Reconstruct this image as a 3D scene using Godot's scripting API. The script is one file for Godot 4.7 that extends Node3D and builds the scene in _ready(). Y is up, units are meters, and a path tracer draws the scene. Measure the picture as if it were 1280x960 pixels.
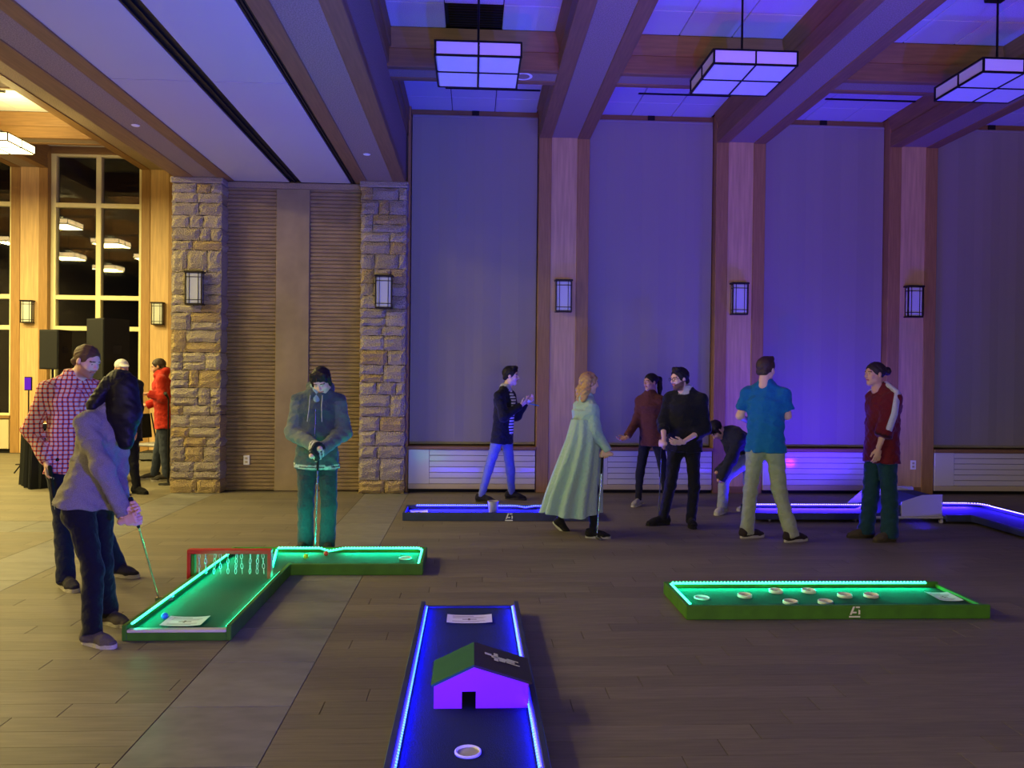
extends Node3D
# A banquet hall at night with mini-golf courses lit by LED strips. Units are metres, y is up, the camera stands at x = 0, z = 0.

class MB:
	var v := PackedVector3Array()
	var n := PackedVector3Array()
	var c := PackedColorArray()
	var u := PackedVector2Array()
	var ix := PackedInt32Array()
	var col := Color(1, 1, 1)
	func vert(p: Vector3, nn: Vector3) -> int:
		v.append(p); n.append(nn); c.append(col); u.append(Vector2(p.x + p.z, p.y))
		return v.size() - 1
	func tri(a: Vector3, b: Vector3, d: Vector3) -> void:
		var nn := (b - a).cross(d - a).normalized()
		var i := vert(a, nn); vert(b, nn); vert(d, nn)
		ix.append_array(PackedInt32Array([i, i + 2, i + 1]))
	func quad(a: Vector3, b: Vector3, d: Vector3, e: Vector3) -> void:
		var nn := (b - a).cross(e - a).normalized()
		if nn.length() < 0.5: nn = (d - b).cross(e - b).normalized()
		var i := vert(a, nn); vert(b, nn); vert(d, nn); vert(e, nn)
		ix.append_array(PackedInt32Array([i, i + 2, i + 1, i, i + 3, i + 2]))
	func box(lo: Vector3, hi: Vector3) -> void:
		var p := []
		for k in 8: p.append(Vector3(hi.x if k & 1 else lo.x, hi.y if k & 2 else lo.y, hi.z if k & 4 else lo.z))
		quad(p[4], p[5], p[7], p[6]); quad(p[1], p[0], p[2], p[3]); quad(p[5], p[1], p[3], p[7])
		quad(p[0], p[4], p[6], p[2]); quad(p[6], p[7], p[3], p[2]); quad(p[0], p[1], p[5], p[4])
	func bbox(lo: Vector3, hi: Vector3, b: float) -> void:   # a box with chamfered edges
		var m := (lo + hi) * 0.5
		var h := (hi - lo) * 0.5
		b = minf(b, minf(h.x, minf(h.y, h.z)) * 0.9)
		var ax := [Vector3(1, 0, 0), Vector3(0, 1, 0), Vector3(0, 0, 1)]
		for a in 3:
			for s in [-1.0, 1.0]:
				var U: Vector3 = ax[(a + 1) % 3]
				var W: Vector3 = ax[(a + 2) % 3]
				var N: Vector3 = ax[a] * s
				var o: Vector3 = m + N * h[a]
				var hu: float = h[(a + 1) % 3] - b
				var hw: float = h[(a + 2) % 3] - b
				if s > 0: quad(o - U * hu - W * hw, o + U * hu - W * hw, o + U * hu + W * hw, o - U * hu + W * hw)
				else: quad(o - U * hu - W * hw, o - U * hu + W * hw, o + U * hu + W * hw, o + U * hu - W * hw)
		for a in 3:
			var b1 := (a + 1) % 3
			var b2 := (a + 2) % 3
			for s1 in [-1.0, 1.0]:
				for s2 in [-1.0, 1.0]:
					var q := []
					for e in [-1.0, 1.0]:
						var base := m
						base[a] += e * (h[a] - b)
						var p1 := base
						p1[b1] += s1 * h[b1]; p1[b2] += s2 * (h[b2] - b)
						var p2 := base
						p2[b1] += s1 * (h[b1] - b); p2[b2] += s2 * h[b2]
						q.append(p1); q.append(p2)
					if s1 * s2 > 0: quad(q[0], q[1], q[3], q[2])
					else: quad(q[0], q[2], q[3], q[1])
		for k in 8:
			var sg := Vector3(1.0 if k & 1 else -1.0, 1.0 if k & 2 else -1.0, 1.0 if k & 4 else -1.0)
			var t := []
			for a in 3:
				var p := m + sg * (h - Vector3(b, b, b))
				p[a] = m[a] + sg[a] * h[a]
				t.append(p)
			if sg.x * sg.y * sg.z > 0: tri(t[0], t[1], t[2])
			else: tri(t[0], t[2], t[1])
	func tube(path: Array, rad, sides := 8, caps := true, squash := Vector3.ZERO) -> void:   # rad: one radius or one for each point
		var m := path.size()
		var last := Vector3.ZERO
		var rings := []
		var up := Vector3.UP
		for i in m:
			var d: Vector3 = (path[mini(i + 1, m - 1)] - path[maxi(i - 1, 0)]).normalized()
			var s := last
			if i == 0:
				up = Vector3.UP if absf(d.y) < 0.9 else Vector3.RIGHT
				s = up.cross(d).normalized()
			else: s = (s - d * s.dot(d)).normalized()
			last = s
			var w := d.cross(s)
			var r: float = rad[i] if rad is Array else rad
			var st := v.size()
			for k in sides:
				var a := TAU * k / sides
				var o := s * cos(a) + w * sin(a)
				var off := o * r
				if squash != Vector3.ZERO: off -= squash.normalized() * off.dot(squash.normalized()) * squash.length()
				vert(path[i] + off, o)
			rings.append(st)
		for i in m - 1:
			for k in sides:
				var a0: int = rings[i] + k
				var a1: int = rings[i] + (k + 1) % sides
				var b0: int = rings[i + 1] + k
				var b1: int = rings[i + 1] + (k + 1) % sides
				ix.append_array(PackedInt32Array([a0, b1, a1, a0, b0, b1]))
		if caps:
			for e in [0, m - 1]:
				var d2: Vector3 = (path[1] - path[0]).normalized() * -1.0 if e == 0 else (path[m - 1] - path[m - 2]).normalized()
				var ci := vert(path[e], d2)
				var st2: int = rings[0] if e == 0 else rings[m - 1]
				var f := v.size()
				for k in sides: vert(v[st2 + k], d2)
				for k in sides:
					if e == 0: ix.append_array(PackedInt32Array([ci, f + k, f + (k + 1) % sides]))
					else: ix.append_array(PackedInt32Array([ci, f + (k + 1) % sides, f + k]))
	func lathe(prof: Array, segs := 16, at := Vector3.ZERO, sx := 1.0, sz := 1.0) -> void:   # prof: (radius, height) points from the bottom up
		var m := prof.size()
		var st := v.size()
		for i in m:
			var t: Vector2 = prof[mini(i + 1, m - 1)] - prof[maxi(i - 1, 0)]
			var nr := Vector2(t.y, -t.x).normalized()
			for k in segs:
				var a := TAU * k / segs
				vert(at + Vector3(cos(a) * prof[i].x * sx, prof[i].y, sin(a) * prof[i].x * sz), Vector3(cos(a) * nr.x, nr.y, sin(a) * nr.x))
		for i in m - 1:
			for k in segs:
				var k2 := (k + 1) % segs
				var a0 := st + i * segs + k
				var a1 := st + i * segs + k2
				ix.append_array(PackedInt32Array([a0, a1, a0 + segs, a1, a1 + segs, a0 + segs]))
	func prism(pts: Array, o: Vector3, U: Vector3, W: Vector3, depth: Vector3) -> void:   # polygon pts (Vector2, counter-clockwise on U, W) pushed out by depth, which points out of the front
		var m := pts.size()
		var f := []
		var pv := PackedVector2Array(pts)
		for p in pts: f.append(o + U * p.x + W * p.y)
		var tr := Geometry2D.triangulate_polygon(pv)
		for t in range(0, tr.size(), 3):
			var a: Vector3 = f[tr[t]]
			var b: Vector3 = f[tr[t + 1]]
			var d: Vector3 = f[tr[t + 2]]
			if (b - a).cross(d - a).dot(depth) < 0.0:
				var sw := b
				b = d; d = sw
			tri(a + depth, b + depth, d + depth)
			tri(a, d, b)
		for i in m:
			var j := (i + 1) % m
			quad(f[i], f[j], f[j] + depth, f[i] + depth)
	func mesh() -> ArrayMesh:
		var arr := []
		arr.resize(Mesh.ARRAY_MAX)
		arr[Mesh.ARRAY_VERTEX] = v; arr[Mesh.ARRAY_NORMAL] = n; arr[Mesh.ARRAY_COLOR] = c; arr[Mesh.ARRAY_TEX_UV] = u; arr[Mesh.ARRAY_INDEX] = ix
		var am := ArrayMesh.new()
		am.add_surface_from_arrays(Mesh.PRIMITIVE_TRIANGLES, arr)
		return am
	func add(o: MB, x: Transform3D) -> void:
		var st := v.size()
		var flip := x.basis.determinant() < 0.0
		for i in o.v.size():
			v.append(x * o.v[i]); n.append((x.basis * o.n[i]).normalized()); c.append(o.c[i]); u.append(o.u[i])
		for t in range(0, o.ix.size(), 3):
			ix.append(st + o.ix[t])
			ix.append(st + o.ix[t + (2 if flip else 1)])
			ix.append(st + o.ix[t + (1 if flip else 2)])

# A field of tapered capsules and ellipsoids joined by a smooth minimum, meshed as surface nets.
class Field:
	var A := PackedVector3Array()      # start, or an ellipsoid's centre
	var D := PackedVector3Array()      # end minus start, or an ellipsoid's radii
	var R0 := PackedFloat32Array()
	var R1 := PackedFloat32Array()
	var I2 := PackedFloat32Array()     # 1 / length squared
	var S := PackedVector3Array()      # widening axis
	var SW := PackedFloat32Array()     # 1 - 1 / widening
	var T := PackedInt32Array()        # 0 capsule, 1 ellipsoid; +2 flat end, +4 flat start, +8 carved away
	var C := PackedColorArray()
	var bands := {}                    # index -> [[from, to, colour], ...] along the capsule
	var k := 0.03
	var low := -1e9
	var wob := 0.0                     # small folds
	var wobf := 18.0
	func cone(a: Vector3, b: Vector3, r0: float, r1: float, c := Color(1, 1, 1), flat := 0, axis := Vector3.ZERO, wide := 1.0) -> int:
		A.append(a); D.append(b - a); R0.append(r0); R1.append(r1)
		I2.append(1.0 / maxf((b - a).length_squared(), 1e-8)); S.append(axis); SW.append(1.0 - 1.0 / wide); T.append(flat); C.append(c)
		return A.size() - 1
	func ball(a: Vector3, r: Vector3, c := Color(1, 1, 1), carve := false) -> int:
		A.append(a); D.append(r); R0.append(minf(r.x, minf(r.y, r.z))); R1.append(0.0)
		I2.append(1.0); S.append(Vector3.ZERO); SW.append(0.0); T.append(9 if carve else 1); C.append(c)
		return A.size() - 1
	func one(i: int, p: Vector3) -> float:
		var q := p - A[i]
		var t := T[i]
		if t & 1:
			var r := D[i]
			var e := q / r
			var l := e.length()
			if l < 1e-5: return -R0[i]
			return (l - 1.0) * l / (e / r).length()
		var sw := SW[i]
		var d := D[i]
		if sw != 0.0:
			q -= S[i] * (q.dot(S[i]) * sw)
		var h := q.dot(d) * I2[i]
		var hc := clampf(h, 0.0, 1.0)
		var r2 := (q - d * hc).length() - lerpf(R0[i], R1[i], hc)
		if t & 6:
			if t & 2: r2 = maxf(r2, (h - 1.0) / sqrt(I2[i]))
			if t & 4: r2 = maxf(r2, -h / sqrt(I2[i]))
		return r2
	func at(p: Vector3, cand: PackedInt32Array) -> float:
		var m := 1e9
		var cut := 1e9
		for i in cand:
			var r := one(i, p)
			if T[i] & 8:
				cut = minf(cut, r)
				continue
			var h := k - absf(m - r)
			m = minf(m, r)
			if h > 0.0: m -= h * h / (4.0 * k)
		if cut < 1e8:
			var kk := k * 0.5
			var h2 := maxf(kk - absf(m + cut), 0.0)
			m = maxf(m, -cut) + h2 * h2 / (4.0 * kk)
		if wob > 0.0:
			m += wob * (sin(p.x * wobf + p.y * wobf * 0.7) * sin(p.y * wobf * 0.9 - p.z * wobf * 1.1) + 0.5 * sin(p.z * wobf * 2.1 + p.x * 7.0) * sin(p.y * wobf * 2.3))
		return maxf(m, low - p.y)
	func mesh_into(mb: MB, cell: float) -> void:
		var lo := Vector3(1e9, 1e9, 1e9)
		var hi := -lo
		for i in A.size():
			if T[i] & 8: continue
			if T[i] & 1:
				lo = lo.min(A[i] - D[i]); hi = hi.max(A[i] + D[i])
			else:
				var r := maxf(R0[i], R1[i])
				var ext := Vector3(r, r, r)
				if SW[i] != 0.0:
					var w := 1.0 / (1.0 - SW[i])
					ext += S[i].abs() * r * (w - 1.0)
				lo = lo.min(A[i].min(A[i] + D[i]) - ext); hi = hi.max(A[i].max(A[i] + D[i]) + ext)
		var pad := cell * 2.0 + k * 0.3 + wob * 1.5
		lo -= Vector3(pad, pad, pad); hi += Vector3(pad, pad, pad)
		var nb := Vector3i(((hi - lo) / (cell * 4.0)).ceil())
		var nx := nb.x * 4 + 1
		var ny := nb.y * 4 + 1
		var nz := nb.z * 4 + 1
		var val := PackedFloat32Array()
		val.resize(nx * ny * nz); val.fill(1e9)
		var vid := PackedInt32Array()
		vid.resize(nx * ny * nz); vid.fill(-1)
		var half := cell * 2.0 * 1.7321
		var cells := PackedInt32Array()
		var all := A.size()
		var near := PackedFloat32Array()
		near.resize(all)
		var sy := nx
		var sz := nx * ny
		var off := PackedInt32Array([0, 1, sy, sy + 1, sz, sz + 1, sz + sy, sz + sy + 1])
		var base := mb.v.size()
		for bz in nb.z:
			for by in nb.y:
				for bx in nb.x:
					var ctr := lo + Vector3(bx * 4 + 2, by * 4 + 2, bz * 4 + 2) * cell
					var m := 1e9
					for i in all:
						var d := one(i, ctr)
						near[i] = d
						if not (T[i] & 8): m = minf(m, d)
					if m > half + k * 0.5 + wob * 1.5 or m < -half - k - 0.02: continue
					var cand := PackedInt32Array()
					for i in all:
						if near[i] < m + 2.0 * half + k or (T[i] & 8 and near[i] < half + k): cand.append(i)
					for z in 5:
						for y in 5:
							var id := (bz * 4 + z) * sz + (by * 4 + y) * sy + bx * 4
							for x in 5:
								if val[id + x] > 1e8:
									val[id + x] = at(lo + Vector3(bx * 4 + x, by * 4 + y, bz * 4 + z) * cell, cand)
					for z in 4:
						for y in 4:
							for x in 4:
								var id2 := (bz * 4 + z) * sz + (by * 4 + y) * sy + bx * 4 + x
								var cnt := 0
								for o in off:
									if val[id2 + o] < 0.0: cnt += 1
								if cnt == 0 or cnt == 8: continue
								var v0 := val[id2]
								var v1 := val[id2 + 1]
								var v2 := val[id2 + sy]
								var v3 := val[id2 + sy + 1]
								var v4 := val[id2 + sz]
								var v5 := val[id2 + sz + 1]
								var v6 := val[id2 + sz + sy]
								var v7 := val[id2 + sz + sy + 1]
								var s := Vector3.ZERO
								var num := 0
								if (v0 < 0.0) != (v1 < 0.0): s += Vector3(v0 / (v0 - v1), 0, 0); num += 1
								if (v2 < 0.0) != (v3 < 0.0): s += Vector3(v2 / (v2 - v3), 1, 0); num += 1
								if (v4 < 0.0) != (v5 < 0.0): s += Vector3(v4 / (v4 - v5), 0, 1); num += 1
								if (v6 < 0.0) != (v7 < 0.0): s += Vector3(v6 / (v6 - v7), 1, 1); num += 1
								if (v0 < 0.0) != (v2 < 0.0): s += Vector3(0, v0 / (v0 - v2), 0); num += 1
								if (v1 < 0.0) != (v3 < 0.0): s += Vector3(1, v1 / (v1 - v3), 0); num += 1
								if (v4 < 0.0) != (v6 < 0.0): s += Vector3(0, v4 / (v4 - v6), 1); num += 1
								if (v5 < 0.0) != (v7 < 0.0): s += Vector3(1, v5 / (v5 - v7), 1); num += 1
								if (v0 < 0.0) != (v4 < 0.0): s += Vector3(0, 0, v0 / (v0 - v4)); num += 1
								if (v1 < 0.0) != (v5 < 0.0): s += Vector3(1, 0, v1 / (v1 - v5)); num += 1
								if (v2 < 0.0) != (v6 < 0.0): s += Vector3(0, 1, v2 / (v2 - v6)); num += 1
								if (v3 < 0.0) != (v7 < 0.0): s += Vector3(1, 1, v3 / (v3 - v7)); num += 1
								s /= num
								var p := lo + (Vector3(bx * 4 + x, by * 4 + y, bz * 4 + z) + s) * cell
								var g := Vector3(v1 - v0 + v3 - v2 + v5 - v4 + v7 - v6, v2 - v0 + v3 - v1 + v6 - v4 + v7 - v5, v4 - v0 + v5 - v1 + v6 - v2 + v7 - v3)
								var best := 0
								var bd := 1e9
								for i in cand:
									if T[i] & 8: continue
									var d2 := one(i, p)
									if d2 < bd:
										bd = d2; best = i
								var cc := C[best]
								if bands.has(best):
									var hh := (p - A[best]).dot(D[best]) * I2[best]
									for bb in bands[best]:
										if hh >= bb[0] and hh < bb[1]: cc = bb[2]
								mb.col = cc
								vid[id2] = mb.vert(p, g.normalized())
								cells.append(id2)
		for id in cells:
			var s0 := val[id] < 0.0
			if (val[id + 1] < 0.0) != s0: face(mb, vid, id, id - sy, id - sy - sz, id - sz, s0)
			if (val[id + sy] < 0.0) != s0: face(mb, vid, id, id - sz, id - sz - 1, id - 1, s0)
			if (val[id + sz] < 0.0) != s0: face(mb, vid, id, id - 1, id - 1 - sy, id - sy, s0)
		mb.col = Color(1, 1, 1)
	func face(mb: MB, vid: PackedInt32Array, a: int, b: int, c: int, d: int, flip: bool) -> void:
		if b < 0 or c < 0 or d < 0: return
		var i := vid[a]
		var j := vid[b]
		var l := vid[c]
		var m := vid[d]
		if j < 0 or l < 0 or m < 0: return
		if flip: mb.ix.append_array(PackedInt32Array([i, l, j, i, m, l]))
		else: mb.ix.append_array(PackedInt32Array([i, j, l, i, l, m]))

var taken := {}
func numbered(called: String) -> String:
	if not taken.has(called):
		taken[called] = 0
		return called
	taken[called] += 1
	return "%s_%03d" % [called, taken[called]]
func meta(o: Node, label := "", category := "", group := "", kind := "") -> void:
	if label: o.set_meta("label", label)
	if category: o.set_meta("category", category)
	if group: o.set_meta("group", group)
	if kind: o.set_meta("kind", kind)
func thing(called: String, label: String, category: String, at := Vector3.ZERO, group := "", turn := 0.0) -> Node3D:
	var o := Node3D.new()
	o.name = numbered(called)
	add_child(o)
	o.position = at
	o.rotation.y = turn
	meta(o, label, category, group)
	return o
func struct(called: String, at := Vector3.ZERO) -> Node3D:
	var o := Node3D.new()
	o.name = called
	add_child(o)
	o.position = at
	o.set_meta("kind", "structure")
	return o
func put(parent: Node, called: String, m, mat: Material, at := Vector3.ZERO, b := Basis()) -> MeshInstance3D:
	var o := MeshInstance3D.new()
	o.mesh = m.mesh() if m is MB else m
	o.material_override = mat
	if parent == self: o.name = numbered(called)
	else: o.name = called
	parent.add_child(o, true)
	o.transform = Transform3D(b, at)
	return o
func box_mb(lo: Vector3, hi: Vector3, bevel := 0.0) -> MB:
	var m := MB.new()
	if bevel > 0.0: m.bbox(lo, hi, bevel)
	else: m.box(lo, hi)
	return m
func bx(parent: Node, called: String, lo: Vector3, hi: Vector3, mat: Material, bevel := 0.0) -> MeshInstance3D:
	var c := (lo + hi) * 0.5
	return put(parent, called, box_mb(lo - c, hi - c, bevel), mat, c)

# ---------------------------------------------------------------- materials
var tex := {}
var M := {}
func noise_image(sd: int, freq: float, oct: int, size: int, w: int = 0) -> Image:
	var f := FastNoiseLite.new()
	f.seed = sd
	f.noise_type = FastNoiseLite.TYPE_SIMPLEX_SMOOTH
	f.frequency = freq
	f.fractal_octaves = oct
	return f.get_seamless_image(w if w > 0 else size, size)
func toned(im: Image, lo: float, hi: float) -> ImageTexture:   # grey values pressed into lo..hi, to multiply a colour with
	var o := Image.create(im.get_width(), im.get_height(), false, Image.FORMAT_RGB8)
	for y in im.get_height():
		for x in im.get_width():
			var g := lerpf(lo, hi, im.get_pixel(x, y).r)
			o.set_pixel(x, y, Color(g, g, g))
	return ImageTexture.create_from_image(o)
func rgb(r: float, g: float, b: float) -> Color:
	return Color(r / 255.0, g / 255.0, b / 255.0)
func sm(called: String, col: Color, rough := 0.8, opt := {}) -> StandardMaterial3D:
	var m := StandardMaterial3D.new()
	m.resource_name = called
	m.albedo_color = col
	m.roughness = rough
	m.metallic = opt.get("metal", 0.0)
	m.metallic_specular = opt.get("spec", 0.4)
	if opt.has("tex"):
		m.albedo_texture = tex[opt.tex]
		m.uv1_triplanar = true
		m.uv1_world_triplanar = opt.get("world", false)
		m.uv1_scale = opt.get("scale", Vector3.ONE)
		m.uv1_triplanar_sharpness = 8.0
	if opt.has("bump"):
		m.heightmap_enabled = true
		m.heightmap_texture = tex[opt.bump]
		m.heightmap_scale = opt.get("depth", 0.2)
		if not opt.has("tex"):
			m.uv1_triplanar = true
			m.uv1_world_triplanar = opt.get("world", false)
			m.uv1_scale = opt.get("scale", Vector3.ONE)
	if opt.has("glow"):
		m.emission_enabled = true
		m.emission = opt.glow
		m.emission_energy_multiplier = opt.get("power", 1.0)
	if opt.get("vc", false): m.vertex_color_use_as_albedo = true
	if opt.has("alpha"):
		m.transparency = BaseMaterial3D.TRANSPARENCY_ALPHA
		m.albedo_color.a = opt.alpha
	if opt.has("sheen"):
		m.rim_enabled = true
		m.rim = opt.sheen
	if opt.has("back"):
		m.backlight_enabled = true
		m.backlight = opt.back
	M[called] = m
	return m
func paint(c: Color) -> Color:   # an sRGB colour as the linear value that vertex colours hold
	return c.srgb_to_linear()

# ---------------------------------------------------------------- the scene
const CAM_H := 1.62
const COLS := [1.25, 3.76, 6.27, 8.78]        # column and beam lines of the dim hall
const LCOLS := [-6.30, -8.83, -11.36, -13.89]  # of the lit hall
const WZ := -11.05      # face of the columns of the dim hall
const LZ := -16.2       # window wall of the lit hall
var rng := RandomNumberGenerator.new()

func _ready() -> void:
	rng.seed = 4127
	camera_and_light()
	materials()
	floor_and_shell()
	pillars_and_panel()
	window_bays()
	ceilings()
	lit_hall_windows()
	pendants()
	sconces()
	courses()
	gear()
	people()

func camera_and_light() -> void:
	var cam := Camera3D.new()
	cam.name = "camera"
	cam.fov = 51.76
	cam.position = Vector3(0, CAM_H, 0)
	cam.basis = Basis(Vector3.UP, -0.0495) * Basis(Vector3.RIGHT, -0.0089) * Basis(Vector3.BACK, 0.0111)
	cam.far = 80.0
	add_child(cam)
	cam.current = true
	var env := Environment.new()
	env.background_mode = Environment.BG_COLOR
	env.background_color = Color(0.012, 0.013, 0.017)
	env.tonemap_mode = Environment.TONE_MAPPER_LINEAR
	env.tonemap_exposure = EXPOSURE
	env.sdfgi_enabled = true
	env.ssao_enabled = true
	env.ssil_enabled = true
	var we := WorldEnvironment.new()
	we.name = "environment"
	we.environment = env
	add_child(we)
	# the coloured party lights: par cans on the floor and on the music table (their housings are built in gear())
	for d in PARS:
		spot(d[0], d[1], d[2], d[3], d[4], d[5])

const EXPOSURE := 1.0
# position, aimed at, colour, energy, cone half angle, softness of the cone's edge
const PARS := [
	[Vector3(1.7, 0.32, -1.9), Vector3(1.5, 6.0, -6.3), Color(0.13, 0.15, 1.0), 34.0, 50.0, 1.0],
	[Vector3(0.95, 0.32, -2.1), Vector3(-2.3, 1.5, -5.2), Color(0.22, 0.11, 1.0), 20.0, 30.0, 1.0],
	[Vector3(5.05, 0.30, -9.75), Vector3(4.4, 2.1, -11.2), Color(0.26, 0.03, 1.0), 6.5, 72.0, 1.0],
	[Vector3(-0.4, 0.32, -0.8), Vector3(3.6, 5.4, -7.6), Color(0.9, 0.06, 0.5), 15.0, 30.0, 1.0],
	[Vector3(3.9, 0.32, -2.4), Vector3(3.4, 6.0, -6.9), Color(0.13, 0.15, 1.0), 34.0, 50.0, 1.0],
	[Vector3(0.3, 0.32, -2.0), Vector3(0.4, 6.0, -6.4), Color(0.13, 0.15, 1.0), 34.0, 50.0, 1.0],
]
func spot(at: Vector3, to: Vector3, col: Color, power: float, half: float, soft: float) -> void:
	var l := SpotLight3D.new()
	l.name = "par_light"
	add_child(l, true)
	l.look_at_from_position(at, to, Vector3.UP if absf((to - at).normalized().y) < 0.98 else Vector3.RIGHT)
	l.light_color = col
	l.light_energy = power
	l.spot_angle = half
	l.spot_angle_attenuation = soft
	l.spot_range = 40.0
	l.spot_attenuation = 2.0
	l.light_size = 0.06
	l.shadow_enabled = true
func area(parent: Node, at: Vector3, size: Vector2, to: Vector3, col: Color, power: float) -> void:
	var l := AreaLight3D.new()
	l.name = "area_light"
	parent.add_child(l, true)
	var up := Vector3.UP if absf(to.normalized().y) < 0.9 else Vector3.FORWARD
	l.transform = Transform3D(Basis.looking_at(to, up), at)
	l.area_size = size
	l.light_color = col
	l.light_energy = power
	l.area_range = 40.0
	l.shadow_enabled = true

func materials() -> void:
	tex.grain = toned(noise_image(3, 0.02, 4, 256), 0.85, 1.0)
	tex.mottle = toned(noise_image(5, 0.012, 4, 256), 0.86, 1.0)
	tex.speck = toned(noise_image(9, 0.12, 3, 256), 0.7, 1.0)
	tex.rough = toned(noise_image(11, 0.05, 5, 256), 0.0, 1.0)
	tex.soft = toned(noise_image(13, 0.015, 2, 256), 0.0, 1.0)
	var pl := Image.create(64, 64, false, Image.FORMAT_RGB8)   # gingham: white ground, red and blue lines
	for y in 64:
		for x in 64:
			var a := 1 if (x % 32) < 11 else 0
			var b := 1 if (y % 32) < 11 else 0
			var c := Color(0.84, 0.77, 0.74)
			if a + b == 1: c = Color(0.80, 0.33, 0.27)
			elif a + b == 2: c = Color(0.22, 0.16, 0.36)
			pl.set_pixel(x, y, c)
	tex.plaid = ImageTexture.create_from_image(pl)
	var st := Image.create(16, 16, false, Image.FORMAT_RGB8)
	for y in 16:
		for x in 16: st.set_pixel(x, y, Color(0.12, 0.12, 0.2) if y < 7 else Color(0.86, 0.86, 0.88))
	tex.stripe = ImageTexture.create_from_image(st)
	# wood, painted board and plaster
	sm("wood_upright", rgb(166, 126, 74), 0.5, {"tex": "grain", "scale": Vector3(5, 0.35, 5), "world": true})
	sm("wood_along", rgb(146, 110, 68), 0.55, {"tex": "grain", "scale": Vector3(4, 4, 0.3), "world": true})
	sm("wood_across", rgb(146, 110, 68), 0.55, {"tex": "grain", "scale": Vector3(0.3, 4, 4), "world": true})
	sm("veneer", rgb(210, 172, 120), 0.5, {"tex": "grain", "scale": Vector3(3, 0.2, 3), "world": true})
	sm("plaster", rgb(174, 153, 128), 0.85, {"tex": "speck", "world": true, "scale": Vector3(2, 2, 2)})
	sm("soffit_board", rgb(186, 180, 174), 0.85)
	sm("ceiling_tile", rgb(226, 224, 222), 0.9, {"tex": "speck", "world": true, "scale": Vector3(3, 3, 3)})
	sm("groove", rgb(34, 32, 32), 0.9)
	sm("dark_wall", rgb(120, 108, 96), 0.9)
	sm("track", rgb(18, 18, 20), 0.5)
	sm("shade_cloth", rgb(170, 162, 146), 0.9, {"tex": "speck", "world": true, "scale": Vector3(2.5, 6, 2.5), "bump": "speck", "depth": 0.05})
	sm("enamel", rgb(202, 198, 194), 0.13)
	sm("beige_enamel", rgb(190, 176, 142), 0.6)
	sm("taupe", rgb(152, 130, 98), 0.85, {"tex": "mottle", "world": true, "scale": Vector3(1, 1, 1)})
	sm("taupe_smooth", rgb(156, 138, 108), 0.8, {"tex": "mottle", "world": true, "scale": Vector3(0.6, 0.6, 0.6)})
	for i in 5:
		var c: Color = [rgb(224, 206, 166), rgb(234, 216, 176), rgb(212, 194, 162), rgb(226, 196, 134), rgb(216, 200, 174)][i]
		sm("stone%d" % i, c, 0.95, {"tex": "speck", "world": true, "scale": Vector3(3.6, 3.6, 3.6), "bump": "rough", "depth": 3.0})
	sm("mortar", rgb(112, 100, 84), 0.95)
	for i in 4:
		var c2: Color = [rgb(121, 112, 91), rgb(117, 108, 87), rgb(125, 116, 95), rgb(114, 106, 87)][i]
		sm("plank%d" % i, c2, 0.6, {"tex": "grain", "world": true, "scale": Vector3(0.45, 3, 6.5), "bump": "grain", "depth": 0.06, "spec": 0.45})
	for i in 2:
		sm("slate%d" % i, [rgb(130, 128, 117), rgb(124, 122, 112)][i], 0.4, {"tex": "mottle", "world": true, "scale": Vector3(1.1, 1.1, 2.6), "spec": 0.45})
	sm("grout", rgb(80, 71, 58), 0.9)
	sm("black_metal", rgb(22, 21, 22), 0.45, {"metal": 0.3})
	sm("bronze", rgb(44, 38, 34), 0.4, {"metal": 0.5})
	sm("acrylic", rgb(226, 222, 224), 0.35, {"back": Color(0.35, 0.35, 0.35)})
	sm("sconce_glass", rgb(196, 200, 196), 0.3)
	sm("pane", Color(0.02, 0.025, 0.025), 0.02, {"alpha": 0.12, "spec": 1.0})
	sm("mullion", rgb(214, 204, 160), 0.45)
	sm("lamp_panel", rgb(255, 250, 235), 0.5, {"glow": Color(1.0, 0.86, 0.58), "power": 9.0})
	sm("added_fill_glow", rgb(230, 226, 214), 0.5, {"glow": Color(1.0, 0.93, 0.80), "power": 0.8})  # glow of the added doors that fill the hall from behind
	sm("plastic_white", rgb(232, 230, 226), 0.4)
	sm("gunmetal", rgb(150, 152, 158), 0.25, {"metal": 0.9})
	sm("rubber", rgb(16, 16, 17), 0.7)


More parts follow.
